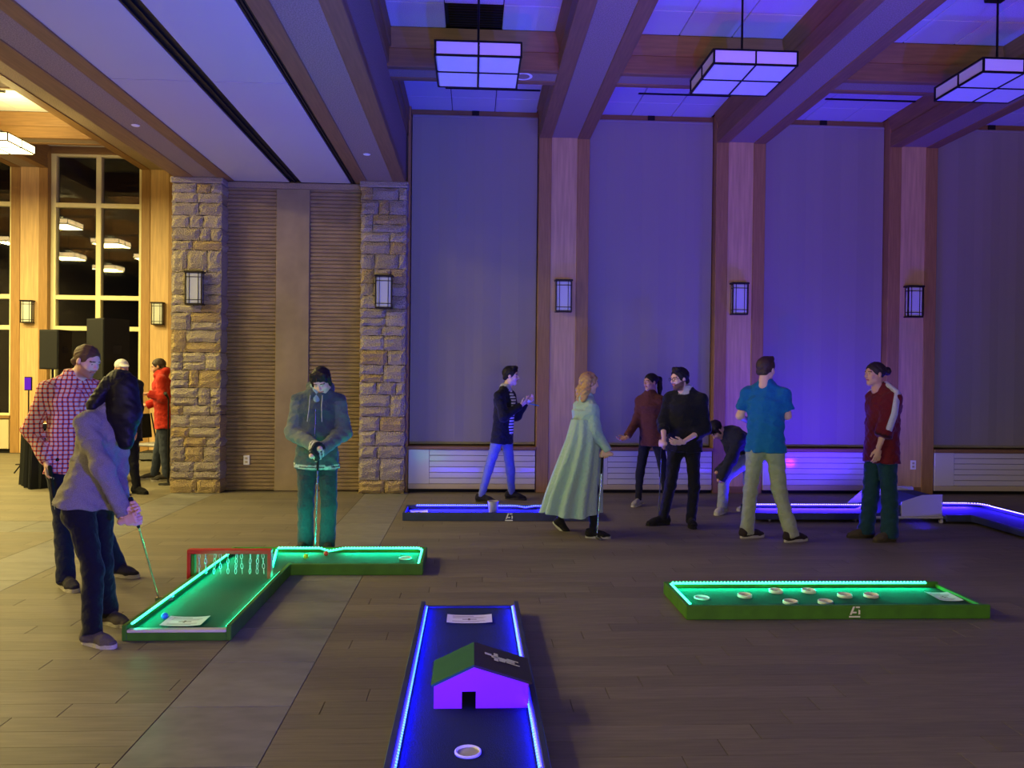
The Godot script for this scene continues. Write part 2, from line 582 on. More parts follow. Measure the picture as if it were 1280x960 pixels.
# ---------------------------------------------------------------- floor, walls, pillars
func floor_and_shell() -> void:
	var fl := struct("floor")
	bx(fl, "slab", Vector3(-15.2, -0.22, -16.5), Vector3(9.9, -0.006, 4.3), M.grout)
	# planks lie along x in rows of 0.152 m, each row stepped by 0.203 m; grey stone bands lie under the soffit's edges
	var L := 1.22
	var W := 0.152
	var shared := {}
	var rest := [MB.new(), MB.new(), MB.new(), MB.new()]
	var restn := 0
	var zones := [[-15.0, -4.05], [-3.46, -1.46], [-0.87, 9.7]]
	for zi in 3:
		var x0: float = zones[zi][0]
		var x1: float = zones[zi][1]
		for r in range(-28, 108):
			var za := -r * W
			var zb := za - W
			if zi == 0 and za < -8.2 and zb > -8.85: continue
			if zb < (LZ if zi == 0 else WZ) - 0.05: continue
			var st := x0 - L + fposmod(r * 0.203 + 0.31 - x0, L)
			var xs := st
			while xs < x1:
				var a := maxf(xs, x0)
				var b := minf(xs + L, x1)
				xs += L
				if b - a < 0.03: continue
				var tone := rng.randi() % 4
				var near: bool = za > -6.4 and zb < -2.9 and a < -za * 0.72 + 0.2 and b > za * 0.62 - 0.2
				if near:
					var key := int((b - a) * 1000)
					if not shared.has(key): shared[key] = box_mb(Vector3(-(b - a) / 2 + 0.0018, -0.02, -W / 2 + 0.0005), Vector3((b - a) / 2 - 0.0018, 0, W / 2 - 0.0005), 0.001).mesh()
					var o := put(fl, "plank", shared[key], M["plank%d" % tone], Vector3((a + b) / 2, 0, (za + zb) / 2))
				else:
					var mb: MB = rest[tone]
					mb.quad(Vector3(a + 0.0018, 0, za - 0.0005), Vector3(b - 0.0018, 0, za - 0.0005), Vector3(b - 0.0018, 0, zb + 0.0005), Vector3(a + 0.0018, 0, zb + 0.0005))
					restn += 1
	for t in 4:
		var o2 := put(fl, "far_planks", rest[t], M["plank%d" % t])
		o2.set_meta("kind", "stuff")
	for band in [[-1.46, -0.87], [-4.05, -3.46]]:
		var z := 3.9
		while z > (WZ if band[0] > -2 else -11.0):
			var zb2 := maxf(z - 0.6, WZ)
			bx(fl, "stone_tile", Vector3(band[0] + 0.002, -0.02, zb2 + 0.002), Vector3(band[1] - 0.002, 0, z - 0.002), M["slate%d" % (rng.randi() % 2)], 0.0025)
			z -= 0.6
	var x := -4.05
	while x > -14.9:
		bx(fl, "stone_tile", Vector3(x - 0.598, -0.02, -8.81), Vector3(x - 0.002, 0, -8.21), M["slate%d" % (rng.randi() % 2)], 0.0025)
		x -= 0.6
	# the shell: walls have thickness and stand outside the frame but for the window walls
	var wr := struct("wall_right")
	bx(wr, "wall_face", Vector3(9.6, 0, WZ - 0.4), Vector3(9.9, 6.5, 4.3), M.dark_wall)
	var wb := struct("wall_rear")
	bx(wb, "wall_face", Vector3(-15.2, 0, 4.0), Vector3(9.9, 6.5, 4.3), M.dark_wall)
	# added unseen glowing doors behind the camera: neutral fill for people, shades and pillars
	for i in 4:
		var dr := struct("added_door_%d" % (i + 1))
		var x0 := -1.6 + i * 1.5
		bx(dr, "added_door_frame", Vector3(x0, 0, 3.94), Vector3(x0 + 1.46, 2.6, 4.0), M.wood_upright, 0.004)
		bx(dr, "added_glow_panel", Vector3(x0 + 0.12, 0.25, 3.925), Vector3(x0 + 1.34, 2.45, 3.94), M.added_fill_glow)
		bx(dr, "added_door_rail", Vector3(x0 + 0.7, 0.0, 3.9), Vector3(x0 + 0.76, 2.6, 3.925), M.wood_upright)
		bx(dr, "added_push_bar", Vector3(x0 + 0.16, 1.0, 3.86), Vector3(x0 + 1.3, 1.04, 3.89), M.gunmetal, 0.006)
		area(dr, Vector3(x0 + 0.73, 1.35, 3.84), Vector2(1.2, 2.2), Vector3.FORWARD, Color(1.0, 0.93, 0.80), ADDED_FILL)
	var wl := struct("wall_left")
	bx(wl, "wall_face", Vector3(-15.2, 0, LZ - 0.3), Vector3(-14.9, 6.5, 4.3), M.dark_wall)
	var wp := struct("wall_partition")
	bx(wp, "wall_face", Vector3(-4.07, 0, LZ - 0.3), Vector3(-3.9, 6.5, -11.25), M.dark_wall)
	bx(wp, "wall_face", Vector3(-4.07, 0, -11.45), Vector3(-0.92, 6.5, -11.25), M.dark_wall)

func stone_mesh(w: float, h: float, d: float, nx: int, ny: int, sd: float) -> MB:   # a rock-faced block, its back at z = 0
	var m := MB.new()
	var g := []
	for j in ny + 1:
		for i in nx + 1:
			var u := float(i) / nx
			var t := float(j) / ny
			var edge := minf(minf(u, 1 - u) * w, minf(t, 1 - t) * h)
			var bump := 0.5 + 0.5 * sin(sd * 7.1 + u * 5.3 * (1 + fmod(sd, 1.0)) + 2.0 * sin(t * 4.1 + sd)) * cos(sd * 3.3 + t * 5.7)
			var z := d * (0.62 + 0.28 * smoothstep(0.0, 0.012, edge)) + 0.014 * bump * smoothstep(0.0, 0.02, edge) + 0.010 * sin(i * 12.9 + j * 78.2 + sd * 37.7)
			g.append(Vector3((u - 0.5) * w + 0.004 * sin(j * 5.1 + sd), (t - 0.5) * h + 0.004 * sin(i * 4.7 + sd), z))
	for j in ny:
		for i in nx:
			var a := j * (nx + 1) + i
			m.tri(g[a], g[a + 1], g[a + nx + 2])
			m.tri(g[a], g[a + nx + 2], g[a + nx + 1])
	for i in nx:
		m.quad(Vector3(g[i].x, g[i].y, -0.02), Vector3(g[i + 1].x, g[i + 1].y, -0.02), g[i + 1], g[i])
		var t0: Vector3 = g[ny * (nx + 1) + i]
		var t1: Vector3 = g[ny * (nx + 1) + i + 1]
		m.quad(t0, t1, Vector3(t1.x, t1.y, -0.02), Vector3(t0.x, t0.y, -0.02))
	for j in ny:
		var l0: Vector3 = g[j * (nx + 1)]
		var l1: Vector3 = g[(j + 1) * (nx + 1)]
		m.quad(Vector3(l0.x, l0.y, -0.02), l0, l1, Vector3(l1.x, l1.y, -0.02))
		var r0: Vector3 = g[j * (nx + 1) + nx]
		var r1: Vector3 = g[(j + 1) * (nx + 1) + nx]
		m.quad(r0, Vector3(r0.x, r0.y, -0.02), Vector3(r1.x, r1.y, -0.02), r1)
	return m

func pillar(called: String, x0: float, x1: float, zf: float, zb: float) -> void:
	var p := struct(called)
	bx(p, "core", Vector3(x0 + 0.03, 0, zb), Vector3(x1 - 0.03, 4.2, zf - 0.055), M.mortar)
	var y := 0.0
	var first := true
	while y < 4.185:
		var h: float = 0.185 if first else [0.13, 0.17, 0.2, 0.24, 0.3][rng.randi() % 5]
		if 4.185 - y - h < 0.1: h = 4.185 - y
		var cuts := []
		var xs := x0
		while xs < x1 - 0.01:
			var w: float = rng.randf_range(0.13, 0.42) if not first else 0.35
			if x1 - xs - w < 0.1: w = x1 - xs
			cuts.append([xs, xs + w])
			xs += w
		for c in cuts:
			var parts := [[y, h]]
			if h > 0.22 and rng.randf() < 0.4: parts = [[y, h * 0.45], [y + h * 0.45, h * 0.55]]
			for q in parts:
				var w2: float = c[1] - c[0]
				var sd := rng.randf() * 20.0
				var mat: Material = M["stone%d" % (3 if first else rng.randi() % 5)]
				put(p, "stone", stone_mesh(w2 - 0.008, q[1] - 0.008, 0.07, clampi(int(w2 / 0.045), 3, 7), clampi(int(q[1] / 0.045), 3, 5), sd), mat, Vector3((c[0] + c[1]) / 2, q[0] + q[1] / 2, zf - 0.05))
		for side in [-1, 1]:
			var dz := zf - zb
			put(p, "return_stone", stone_mesh(dz - 0.02, h - 0.008, 0.05, 2, 2, rng.randf() * 20.0), M["stone%d" % (3 if first else rng.randi() % 5)], Vector3(x0 + 0.03 if side < 0 else x1 - 0.03, y + h / 2, (zf + zb) / 2), Basis(Vector3.UP, side * PI / 2))
		y += h
		first = false
	bx(p, "cap_stone", Vector3(x0 - 0.02, 4.19, zb), Vector3(x1 + 0.02, 4.272, zf + 0.02), M.stone4, 0.012)

func pillars_and_panel() -> void:
	pillar("wall_pillar_by_lit_hall", -4.075, -3.415, -10.9, -11.3)
	pillar("wall_pillar_by_shades", -1.545, -0.93, -10.9, -11.3)
	var w := struct("wall_panel")
	bx(w, "backing", Vector3(-3.45, 0, -11.26), Vector3(-1.5, 4.28, -11.17), M.taupe)
	bx(w, "smooth_panel", Vector3(-2.742, 0.0, -11.17), Vector3(-2.283, 4.19, -11.125), M.taupe_smooth, 0.006)
	bx(w, "crown_strip", Vector3(-3.42, 4.19, -11.17), Vector3(-1.545, 4.272, -11.1), M.plaster, 0.008)
	for pr in [[-3.437, -2.742], [-2.283, -1.545]]:
		var m := MB.new()
		var y := 0.01
		while y < 4.18:
			# thin ribbed courses, each set out a little differently
			m.bbox(Vector3(pr[0], y + 0.004, -11.17), Vector3(pr[1], y + 0.0485, -11.148 + 0.006 * sin(y * 57.0)), 0.007)
			y += 0.0525
		put(w, "ribbed_courses", m, M.taupe).set_meta("kind", "stuff")
	for ox in [-3.124, -1.905]:
		var o := thing("wall_outlet", "white wall outlet on the ribbed brown wall " + ("beside the stone pillar" if ox < -3 else "behind the bowed player"), "outlet", Vector3(ox, 0.425, -11.142))
		put(o, "cover_plate", box_mb(Vector3(-0.042, -0.066, -0.01), Vector3(0.042, 0.066, 0.008), 0.004), M.plastic_white)
		for s in [-1, 1]: put(o, "socket", box_mb(Vector3(-0.017, -0.015, 0), Vector3(0.017, 0.015, 0.004), 0.003), M.beige_enamel, Vector3(0, s * 0.024, 0.008))

func window_bays() -> void:
	# columns with wood edges, a veneer face and a roller shade in every bay
	var edges := [-0.93]
	for i in COLS.size():
		var c: float = COLS[i]
		edges.append(c - 0.355); edges.append(c + 0.355)
		var col := struct("wall_column_%d" % (i + 1))
		for s in [-1, 1]:
			var a: float = c + s * 0.18
			var b: float = c + s * 0.355
			bx(col, "edge_board", Vector3(minf(a, b), 0, WZ - 0.3), Vector3(maxf(a, b), 5.385, WZ - 0.001), M.wood_upright, 0.006)
		bx(col, "face_panel", Vector3(c - 0.18, 0, WZ - 0.3), Vector3(c + 0.18, 5.385, WZ - 0.015), M.veneer)
		bx(col, "base_board", Vector3(c - 0.18, 0.0, WZ - 0.016), Vector3(c + 0.18, 0.1, WZ - 0.004), M.wood_across, 0.003)
	edges.append(9.6)
	var we := struct("wall_end_panel")
	bx(we, "end_panel", Vector3(9.13, 0, WZ - 0.3), Vector3(9.62, 5.5, WZ - 0.03), M.veneer)
	var jl := struct("trim_1")
	bx(jl, "jamb_board", Vector3(-0.93, 0, WZ - 0.3), Vector3(-0.895, 5.37, WZ - 0.05), M.wood_upright)
	for i in 4:
		var x0: float = edges[i * 2]
		var x1: float = edges[i * 2 + 1]
		if i == 0: x0 = -0.895
		var wn := struct("window_%d" % (i + 1))
		bx(wn, "wall_below", Vector3(x0, 0, WZ - 0.3), Vector3(x1, 0.6, WZ - 0.1), M.dark_wall)
		bx(wn, "wall_behind", Vector3(x0, 0.6, WZ - 0.36), Vector3(x1, 5.5, WZ - 0.3), M.dark_wall)
		bx(wn, "head_board", Vector3(x0, 5.285, WZ - 0.3), Vector3(x1, 5.38, WZ - 0.19), M.wood_across)
		bx(wn, "mullion", Vector3((x0 + x1) / 2 - 0.05, 5.27, WZ - 0.2), Vector3((x0 + x1) / 2 + 0.05, 5.38, WZ - 0.165), M.bronze)
		bx(wn, "sill", Vector3(x0, 0.6, WZ - 0.3), Vector3(x1, 0.645, WZ + 0.03), M.wood_across, 0.006)
		var tag := ["beside the stone pillar", "behind the woman in the brown sweater", "behind the man in the teal shirt", "behind the turf ramp"]
		var sh := thing("roller_shade", "tall closed grey roller shade " + ["beside the stone pillar", "behind the woman in the brown sweater", "behind the man in the teal shirt", "behind the ramp with castors"][i], "shade", Vector3((x0 + x1) / 2, 0.66, WZ - 0.15), "roller shades along the dim hall")
		var hw := (x1 - x0) / 2 - 0.012
		var cloth := MB.new()
		# the cloth hangs in a few very shallow waves
		var nx := 14
		for k in nx:
			var u0 := -hw + 2 * hw * k / nx
			var u1 := -hw + 2 * hw * (k + 1) / nx
			var d0 := 0.006 * sin(k * 1.7 + i)
			var d1 := 0.006 * sin((k + 1) * 1.7 + i)
			cloth.quad(Vector3(u0, 0.03, d0), Vector3(u1, 0.03, d1), Vector3(u1, 4.63, d1 * 0.3), Vector3(u0, 4.63, d0 * 0.3))
			cloth.quad(Vector3(u1, 0.03, d1 - 0.003), Vector3(u0, 0.03, d0 - 0.003), Vector3(u0, 4.63, d0 * 0.3 - 0.003), Vector3(u1, 4.63, d1 * 0.3 - 0.003))
		put(sh, "cloth", cloth, M.shade_cloth)
		put(sh, "hem_bar", box_mb(Vector3(-hw, 0.004, -0.012), Vector3(hw, 0.03, 0.012), 0.006), M.shade_cloth)
		put(sh, "roller", box_mb(Vector3(-hw, 4.6, -0.04), Vector3(hw, 4.635, 0.012), 0.01), M.shade_cloth)
		# fin-tube heater below the sill
		var ht := thing("heater_cover", "long white slatted heater cover below the shade " + tag[i], "heater", Vector3((x0 + x1) / 2, 0, WZ - 0.1), "heater covers along the dim hall")
		put(ht, "toe_kick", box_mb(Vector3(-hw, 0, 0), Vector3(hw, 0.05, 0.05)), M.rubber)
		put(ht, "bottom_rail", box_mb(Vector3(-hw, 0.05, 0), Vector3(hw, 0.12, 0.11), 0.004), M.beige_enamel)
		put(ht, "end_panel", box_mb(Vector3(-hw, 0.121, 0), Vector3(-hw + 0.29, 0.6, 0.105), 0.005), M.enamel)
		put(ht, "body", box_mb(Vector3(-hw + 0.292, 0.121, 0), Vector3(hw, 0.6, 0.075)), M.groove)
		for s in 6:
			put(ht, "slat", box_mb(Vector3(-hw + 0.292, 0, 0.06), Vector3(hw, 0.074, 0.105), 0.004), M.enamel, Vector3(0, 0.124 + s * 0.0795, 0))
	var o := thing("wall_outlet", "white wall outlet on the column behind the man in maroon", "outlet", Vector3(6.33, 0.42, WZ - 0.014))
	put(o, "cover_plate", box_mb(Vector3(-0.042, -0.066, 0), Vector3(0.042, 0.066, 0.008), 0.004), M.plastic_white)
	for s in [-1, 1]: put(o, "socket", box_mb(Vector3(-0.017, -0.015, 0), Vector3(0.017, 0.015, 0.004), 0.003), M.beige_enamel, Vector3(0, s * 0.024, 0.008))

# ---------------------------------------------------------------- ceilings
func beam_along(parent: Node3D, c: float, yb: float, yt: float, z0: float, z1: float) -> void:   # a box beam that runs along z
	var b := struct_part(parent, "beam")
	bx(b, "soffit_panel", Vector3(c - 0.18, yb + 0.012, z1), Vector3(c + 0.18, yb + 0.06, z0), M.plaster)
	for s in [-1.0, 1.0]:
		bx(b, "edge_board", Vector3(minf(c + s * 0.18, c + s * 0.355), yb, z1), Vector3(maxf(c + s * 0.18, c + s * 0.355), yb + 0.2, z0), M.wood_along, 0.006)
		var m := MB.new()
		var xa: float = c + s * 0.33
		var xb: float = c + s * 0.40
		if s > 0: m.quad(Vector3(xa, yb + 0.2, z0), Vector3(xa, yb + 0.2, z1), Vector3(xb, yt, z1), Vector3(xb, yt, z0))
		else: m.quad(Vector3(xa, yb + 0.2, z1), Vector3(xa, yb + 0.2, z0), Vector3(xb, yt, z0), Vector3(xb, yt, z1))
		m.quad(Vector3(c, yb + 0.2, z1), Vector3(c, yb + 0.2, z0), Vector3(c, yt, z0), Vector3(c, yt, z1))
		put(b, "crown_board", m, M.wood_along)
func struct_part(parent: Node3D, called: String) -> Node3D:
	var o := Node3D.new()
	o.name = called
	parent.add_child(o, true)
	return o
func beam_across(parent: Node3D, zc: float, yb: float, yt: float, x0: float, x1: float) -> void:
	var b := struct_part(parent, "cross_beam")
	bx(b, "soffit_panel", Vector3(x0, yb + 0.012, zc - 0.12), Vector3(x1, yb + 0.06, zc + 0.12), M.plaster)
	for s in [-1.0, 1.0]:
		bx(b, "edge_board", Vector3(x0, yb, minf(zc + s * 0.12, zc + s * 0.21)), Vector3(x1, yb + 0.2, maxf(zc + s * 0.12, zc + s * 0.21)), M.wood_across, 0.006)
		var m := MB.new()
		var za: float = zc + s * 0.19
		var zb: float = zc + s * 0.25
		if s > 0: m.quad(Vector3(x0, yb + 0.2, za), Vector3(x1, yb + 0.2, za), Vector3(x1, yt, zb), Vector3(x0, yt, zb))
		else: m.quad(Vector3(x1, yb + 0.2, za), Vector3(x0, yb + 0.2, za), Vector3(x0, yt, zb), Vector3(x1, yt, zb))
		m.quad(Vector3(x0, yb + 0.2, zc), Vector3(x1, yb + 0.2, zc), Vector3(x1, yt, zc), Vector3(x0, yt, zc))
		put(b, "crown_board", m, M.wood_across)
func tiles(parent: Node3D, x0: float, x1: float, z0: float, z1: float, y: float, skip := []) -> void:   # z0 > z1
	var nx := int(roundf((x1 - x0) / 0.6))
	var nz := int(roundf((z0 - z1) / 0.6))
	var w := (x1 - x0) / nx
	var d := (z0 - z1) / nz
	var m := box_mb(Vector3(-w / 2 + 0.004, 0, -d / 2 + 0.004), Vector3(w / 2 - 0.004, 0.025, d / 2 - 0.004), 0.006).mesh()
	for j in nz:
		for i in nx:
			if skip.has([i, j]): continue
			put(parent, "tile", m, M.ceiling_tile, Vector3(x0 + w * (i + 0.5), y, z0 - d * (j + 0.5)))

func ceilings() -> void:
	var cl := struct("ceiling")
	bx(cl, "roof_slab", Vector3(-15.2, 6.3, LZ - 0.3), Vector3(9.9, 6.5, 4.3), M.groove)
	bx(cl, "plenum", Vector3(-0.95, 5.41, WZ - 0.4), Vector3(9.9, 5.5, 4.3), M.groove)
	# dim hall: beams on the column lines, cross beams, tiles at 5.37 m
	for c in COLS: beam_along(cl, c, 4.96, 5.37, 4.0, WZ)
	var lines := [-0.95 - 0.355] + COLS
	var zc := [-8.84, -6.06, -3.28, -0.5, 2.28]
	for i in COLS.size():
		var x0: float = lines[i] + 0.33
		var x1: float = lines[i + 1] - 0.33
		for z in zc: beam_across(cl, z, 4.96, 5.37, x0, x1)
		var a: float = lines[i] + 0.38
		var b: float = lines[i + 1] - 0.38
		tiles(cl, a, b, -9.09, WZ - 0.19, 5.37)
		tiles(cl, a, b, -6.31, -8.59, 5.37, [[1, 3]] if i == 0 else [])
		tiles(cl, a, b, -3.53, -5.81, 5.37)
		if i < 3:
			tiles(cl, a, b, -0.75, -3.03, 5.37)
		bx(cl, "rear_board", Vector3(a, 5.37, -0.75), Vector3(b, 5.39, 4.0), M.ceiling_tile)
	bx(cl, "rear_board", Vector3(9.1, 5.37, WZ), Vector3(9.6, 5.39, 4.0), M.ceiling_tile)
	var vent := thing("ceiling_vent", "dark square air grille in the ceiling tiles beside the soffit", "vent", Vector3(0.0, 5.375, -8.3))
	put(vent, "grille_back", box_mb(Vector3(-0.29, 0.02, -0.27), Vector3(0.29, 0.03, 0.27)), M.groove)
	for k in 9: put(vent, "grille_bar", box_mb(Vector3(-0.29, 0, -0.004), Vector3(0.29, 0.02, 0.004)), M.bronze, Vector3(0, 0, -0.24 + k * 0.06))
	for i in 3:
		var xm: float = (lines[i] + lines[i + 1]) / 2
		var d := thing("slot_diffuser", "narrow black air slot in the ceiling tiles " + ["above the player in blue jeans", "above the woman in the brown sweater", "above the man in the teal shirt"][i], "vent", Vector3(xm + 0.25, 5.36, -10.35))
		put(d, "slot", box_mb(Vector3(-0.62, 0, -0.025), Vector3(0.62, 0.012, 0.025), 0.004), M.track)
		put(d, "blade", box_mb(Vector3(-0.61, -0.004, -0.004), Vector3(0.61, 0, 0.004)), M.bronze)
		var dl := thing("recessed_downlight", "round white unlit downlight in the cross beam " + ["beside the pendant near the soffit", "over the woman in the brown sweater", "over the man in the teal shirt"][i], "downlight", Vector3(xm + [0.55, 0.95, 0.75][i], 4.972, -8.84))
		var mb := MB.new()
		mb.lathe([Vector2(0.085, 0.02), Vector2(0.11, 0.006), Vector2(0.105, -0.004), Vector2(0.075, -0.002)], 20)
		put(dl, "trim_ring", mb, M.plastic_white)
		var mb2 := MB.new()
		mb2.lathe([Vector2(0.0, 0.006), Vector2(0.078, 0.004)], 20)
		put(dl, "lens", mb2, M.acrylic)
	for p in [[-1.3, -9.6], [-3.64, -8.7]]:
		var sp := thing("ceiling_sprinkler", "tiny white sprinkler cover in the painted soffit strip " + ("by the ribbed wall and shades" if p[0] > -2 else "beside the lit hall"), "sprinkler", Vector3(p[0], 4.272, p[1]))
		var mb3 := MB.new()
		mb3.lathe([Vector2(0, -0.01), Vector2(0.035, -0.008), Vector2(0.045, 0.0), Vector2(0.045, 0.006)], 16)
		put(sp, "cover", mb3, M.plastic_white)
	# the lowered soffit between the halls with its two partition tracks
	var so := struct("ceiling_soffit")
	bx(so, "core", Vector3(-4.02, 4.33, WZ - 0.2), Vector3(-0.97, 6.3, 4.0), M.groove)
	var zz := [4.0, -0.03, -3.69, -7.35, -11.1]
	for k in 4:
		bx(so, "board", Vector3(-3.305, 4.275, zz[k + 1] + 0.007), Vector3(-2.56, 4.33, zz[k] - 0.007), M.soffit_board, 0.001)
		bx(so, "board", Vector3(-2.395, 4.275, zz[k + 1] + 0.007), Vector3(-1.72, 4.33, zz[k] - 0.007), M.soffit_board, 0.001)
	for tr in [[-2.56, -2.395], [-1.72, -1.64]]:
		bx(so, "track_slot", Vector3(tr[0], 4.30, WZ - 0.05), Vector3(tr[1], 4.34, 4.0), M.track)
		for e in [tr[0] + 0.012, tr[1] - 0.012, (tr[0] + tr[1]) / 2]:
			bx(so, "track_rail", Vector3(e - 0.008, 4.278, WZ - 0.05), Vector3(e + 0.008, 4.31, 4.0), M.track)
	for e2 in [[-1.64, -1.47], [-1.12, -0.95], [-3.48, -3.305], [-4.05, -3.79]]:
		bx(so, "edge_board", Vector3(e2[0], 4.262, WZ), Vector3(e2[1], 4.36, 4.0), M.wood_along, 0.006)
	bx(so, "plaster_strip", Vector3(-1.47, 4.272, WZ), Vector3(-1.12, 4.34, 4.0), M.plaster)
	bx(so, "plaster_strip", Vector3(-3.79, 4.272, WZ), Vector3(-3.48, 4.34, 4.0), M.plaster)
	bx(so, "side_board", Vector3(-0.98, 4.36, WZ - 0.2), Vector3(-0.962, 5.0, 4.0), M.plaster)
	bx(so, "top_board", Vector3(-0.98, 5.0, WZ - 0.2), Vector3(-0.94, 5.18, 4.0), M.wood_along, 0.006)
	bx(so, "top_board", Vector3(-0.98, 5.18, WZ - 0.2), Vector3(-0.92, 5.38, 4.0), M.wood_along, 0.006)
	bx(so, "side_board", Vector3(-4.04, 4.36, WZ - 0.2), Vector3(-4.02, 6.3, 4.0), M.plaster)
	# lit hall: higher beams, coffers and tiles
	var c2 := struct("ceiling_lit_hall")
	for c in LCOLS: beam_along(c2, c, 5.67, 6.1, 4.0, LZ)
	var ll := [-4.04 + 0.33] + LCOLS
	for i in LCOLS.size():
		for z in [-14.34, -11.59, -8.84, -6.09, -3.34, -0.59, 2.16]: beam_across(c2, z, 5.67, 6.1, ll[i + 1] + 0.33, ll[i] - 0.33)
		for z2 in [-15.39, -12.96, -10.21]:
			if i < 3: tiles(c2, ll[i + 1] + 0.38, ll[i] - 0.38, z2 + (0.8 if z2 < -15 else 1.12), z2 - (0.8 if z2 < -15 else 1.12), 6.1)
		bx(c2, "coffer_board", Vector3(ll[i + 1] + 0.3, 6.105, -9.0 if i < 3 else LZ), Vector3(ll[i] - 0.3, 6.13, 4.0), M.ceiling_tile)

func lit_hall_windows() -> void:
	for i in LCOLS.size():
		var c: float = LCOLS[i]
		var col := struct("wall_column_%d" % (i + 5))
		for s in [-1, 1]:
			var a: float = c + s * 0.18
			var b: float = c + s * 0.355
			bx(col, "edge_board", Vector3(minf(a, b), 0, LZ - 0.3), Vector3(maxf(a, b), 6.12, LZ - 0.001), M.wood_upright, 0.006)
		bx(col, "face_panel", Vector3(c - 0.18, 0, LZ - 0.3), Vector3(c + 0.18, 6.12, LZ - 0.015), M.veneer)
	var wc := struct("wall_column_9")
	bx(wc, "face_panel", Vector3(-5.95, 0, LZ - 0.3), Vector3(-4.07, 6.3, LZ - 0.05), M.veneer)
	for i in 3:
		var x1: float = LCOLS[i] - 0.355
		var x0: float = LCOLS[i + 1] + 0.355
		var w := struct("window_%d" % (i + 5))
		bx(w, "wall_below", Vector3(x0, 0, LZ - 0.3), Vector3(x1, 0.68, LZ - 0.12), M.dark_wall)
		bx(w, "header", Vector3(x0, 5.99, LZ - 0.3), Vector3(x1, 6.3, LZ - 0.1), M.wood_across)
		bx(w, "sill", Vector3(x0, 0.68, LZ - 0.3), Vector3(x1, 0.74, LZ + 0.02), M.wood_across, 0.006)
		var xm := (x0 + x1) / 2
		var ys := [0.74, 2.5, 3.12, 4.97, 5.99]
		for vx in [x0 + 0.05, xm + 0.02, x1 - 0.04]:
			bx(w, "mullion", Vector3(vx - 0.05, 0.74, LZ - 0.25), Vector3(vx + 0.05, 5.99, LZ - 0.12), M.mullion, 0.005)
		for hy in ys:
			bx(w, "crossbar", Vector3(x0, hy - 0.045, LZ - 0.245), Vector3(x1, hy + 0.045, LZ - 0.125), M.mullion, 0.005)
		for k in 4:
			for s in 2:
				var pa := x0 + 0.1 if s == 0 else xm + 0.07
				var pb := xm - 0.03 if s == 0 else x1 - 0.09
				bx(w, "pane", Vector3(pa, ys[k] + 0.045, LZ - 0.2), Vector3(pb, ys[k + 1] - 0.045, LZ - 0.19), M.pane)
		var ht := thing("heater_cover", "long cream heater cover below the dark window " + ["behind the loudspeakers", "past the window behind the loudspeakers", "in the far corner of the lit hall"][i], "heater", Vector3(xm, 0, LZ - 0.12), "heater covers along the lit hall")
		var hw := (x1 - x0) / 2 - 0.012
		put(ht, "toe_kick", box_mb(Vector3(-hw, 0, 0), Vector3(hw, 0.08, 0.08)), M.rubber)
		put(ht, "body", box_mb(Vector3(-hw, 0.08, 0), Vector3(hw, 0.66, 0.14), 0.006), M.beige_enamel)

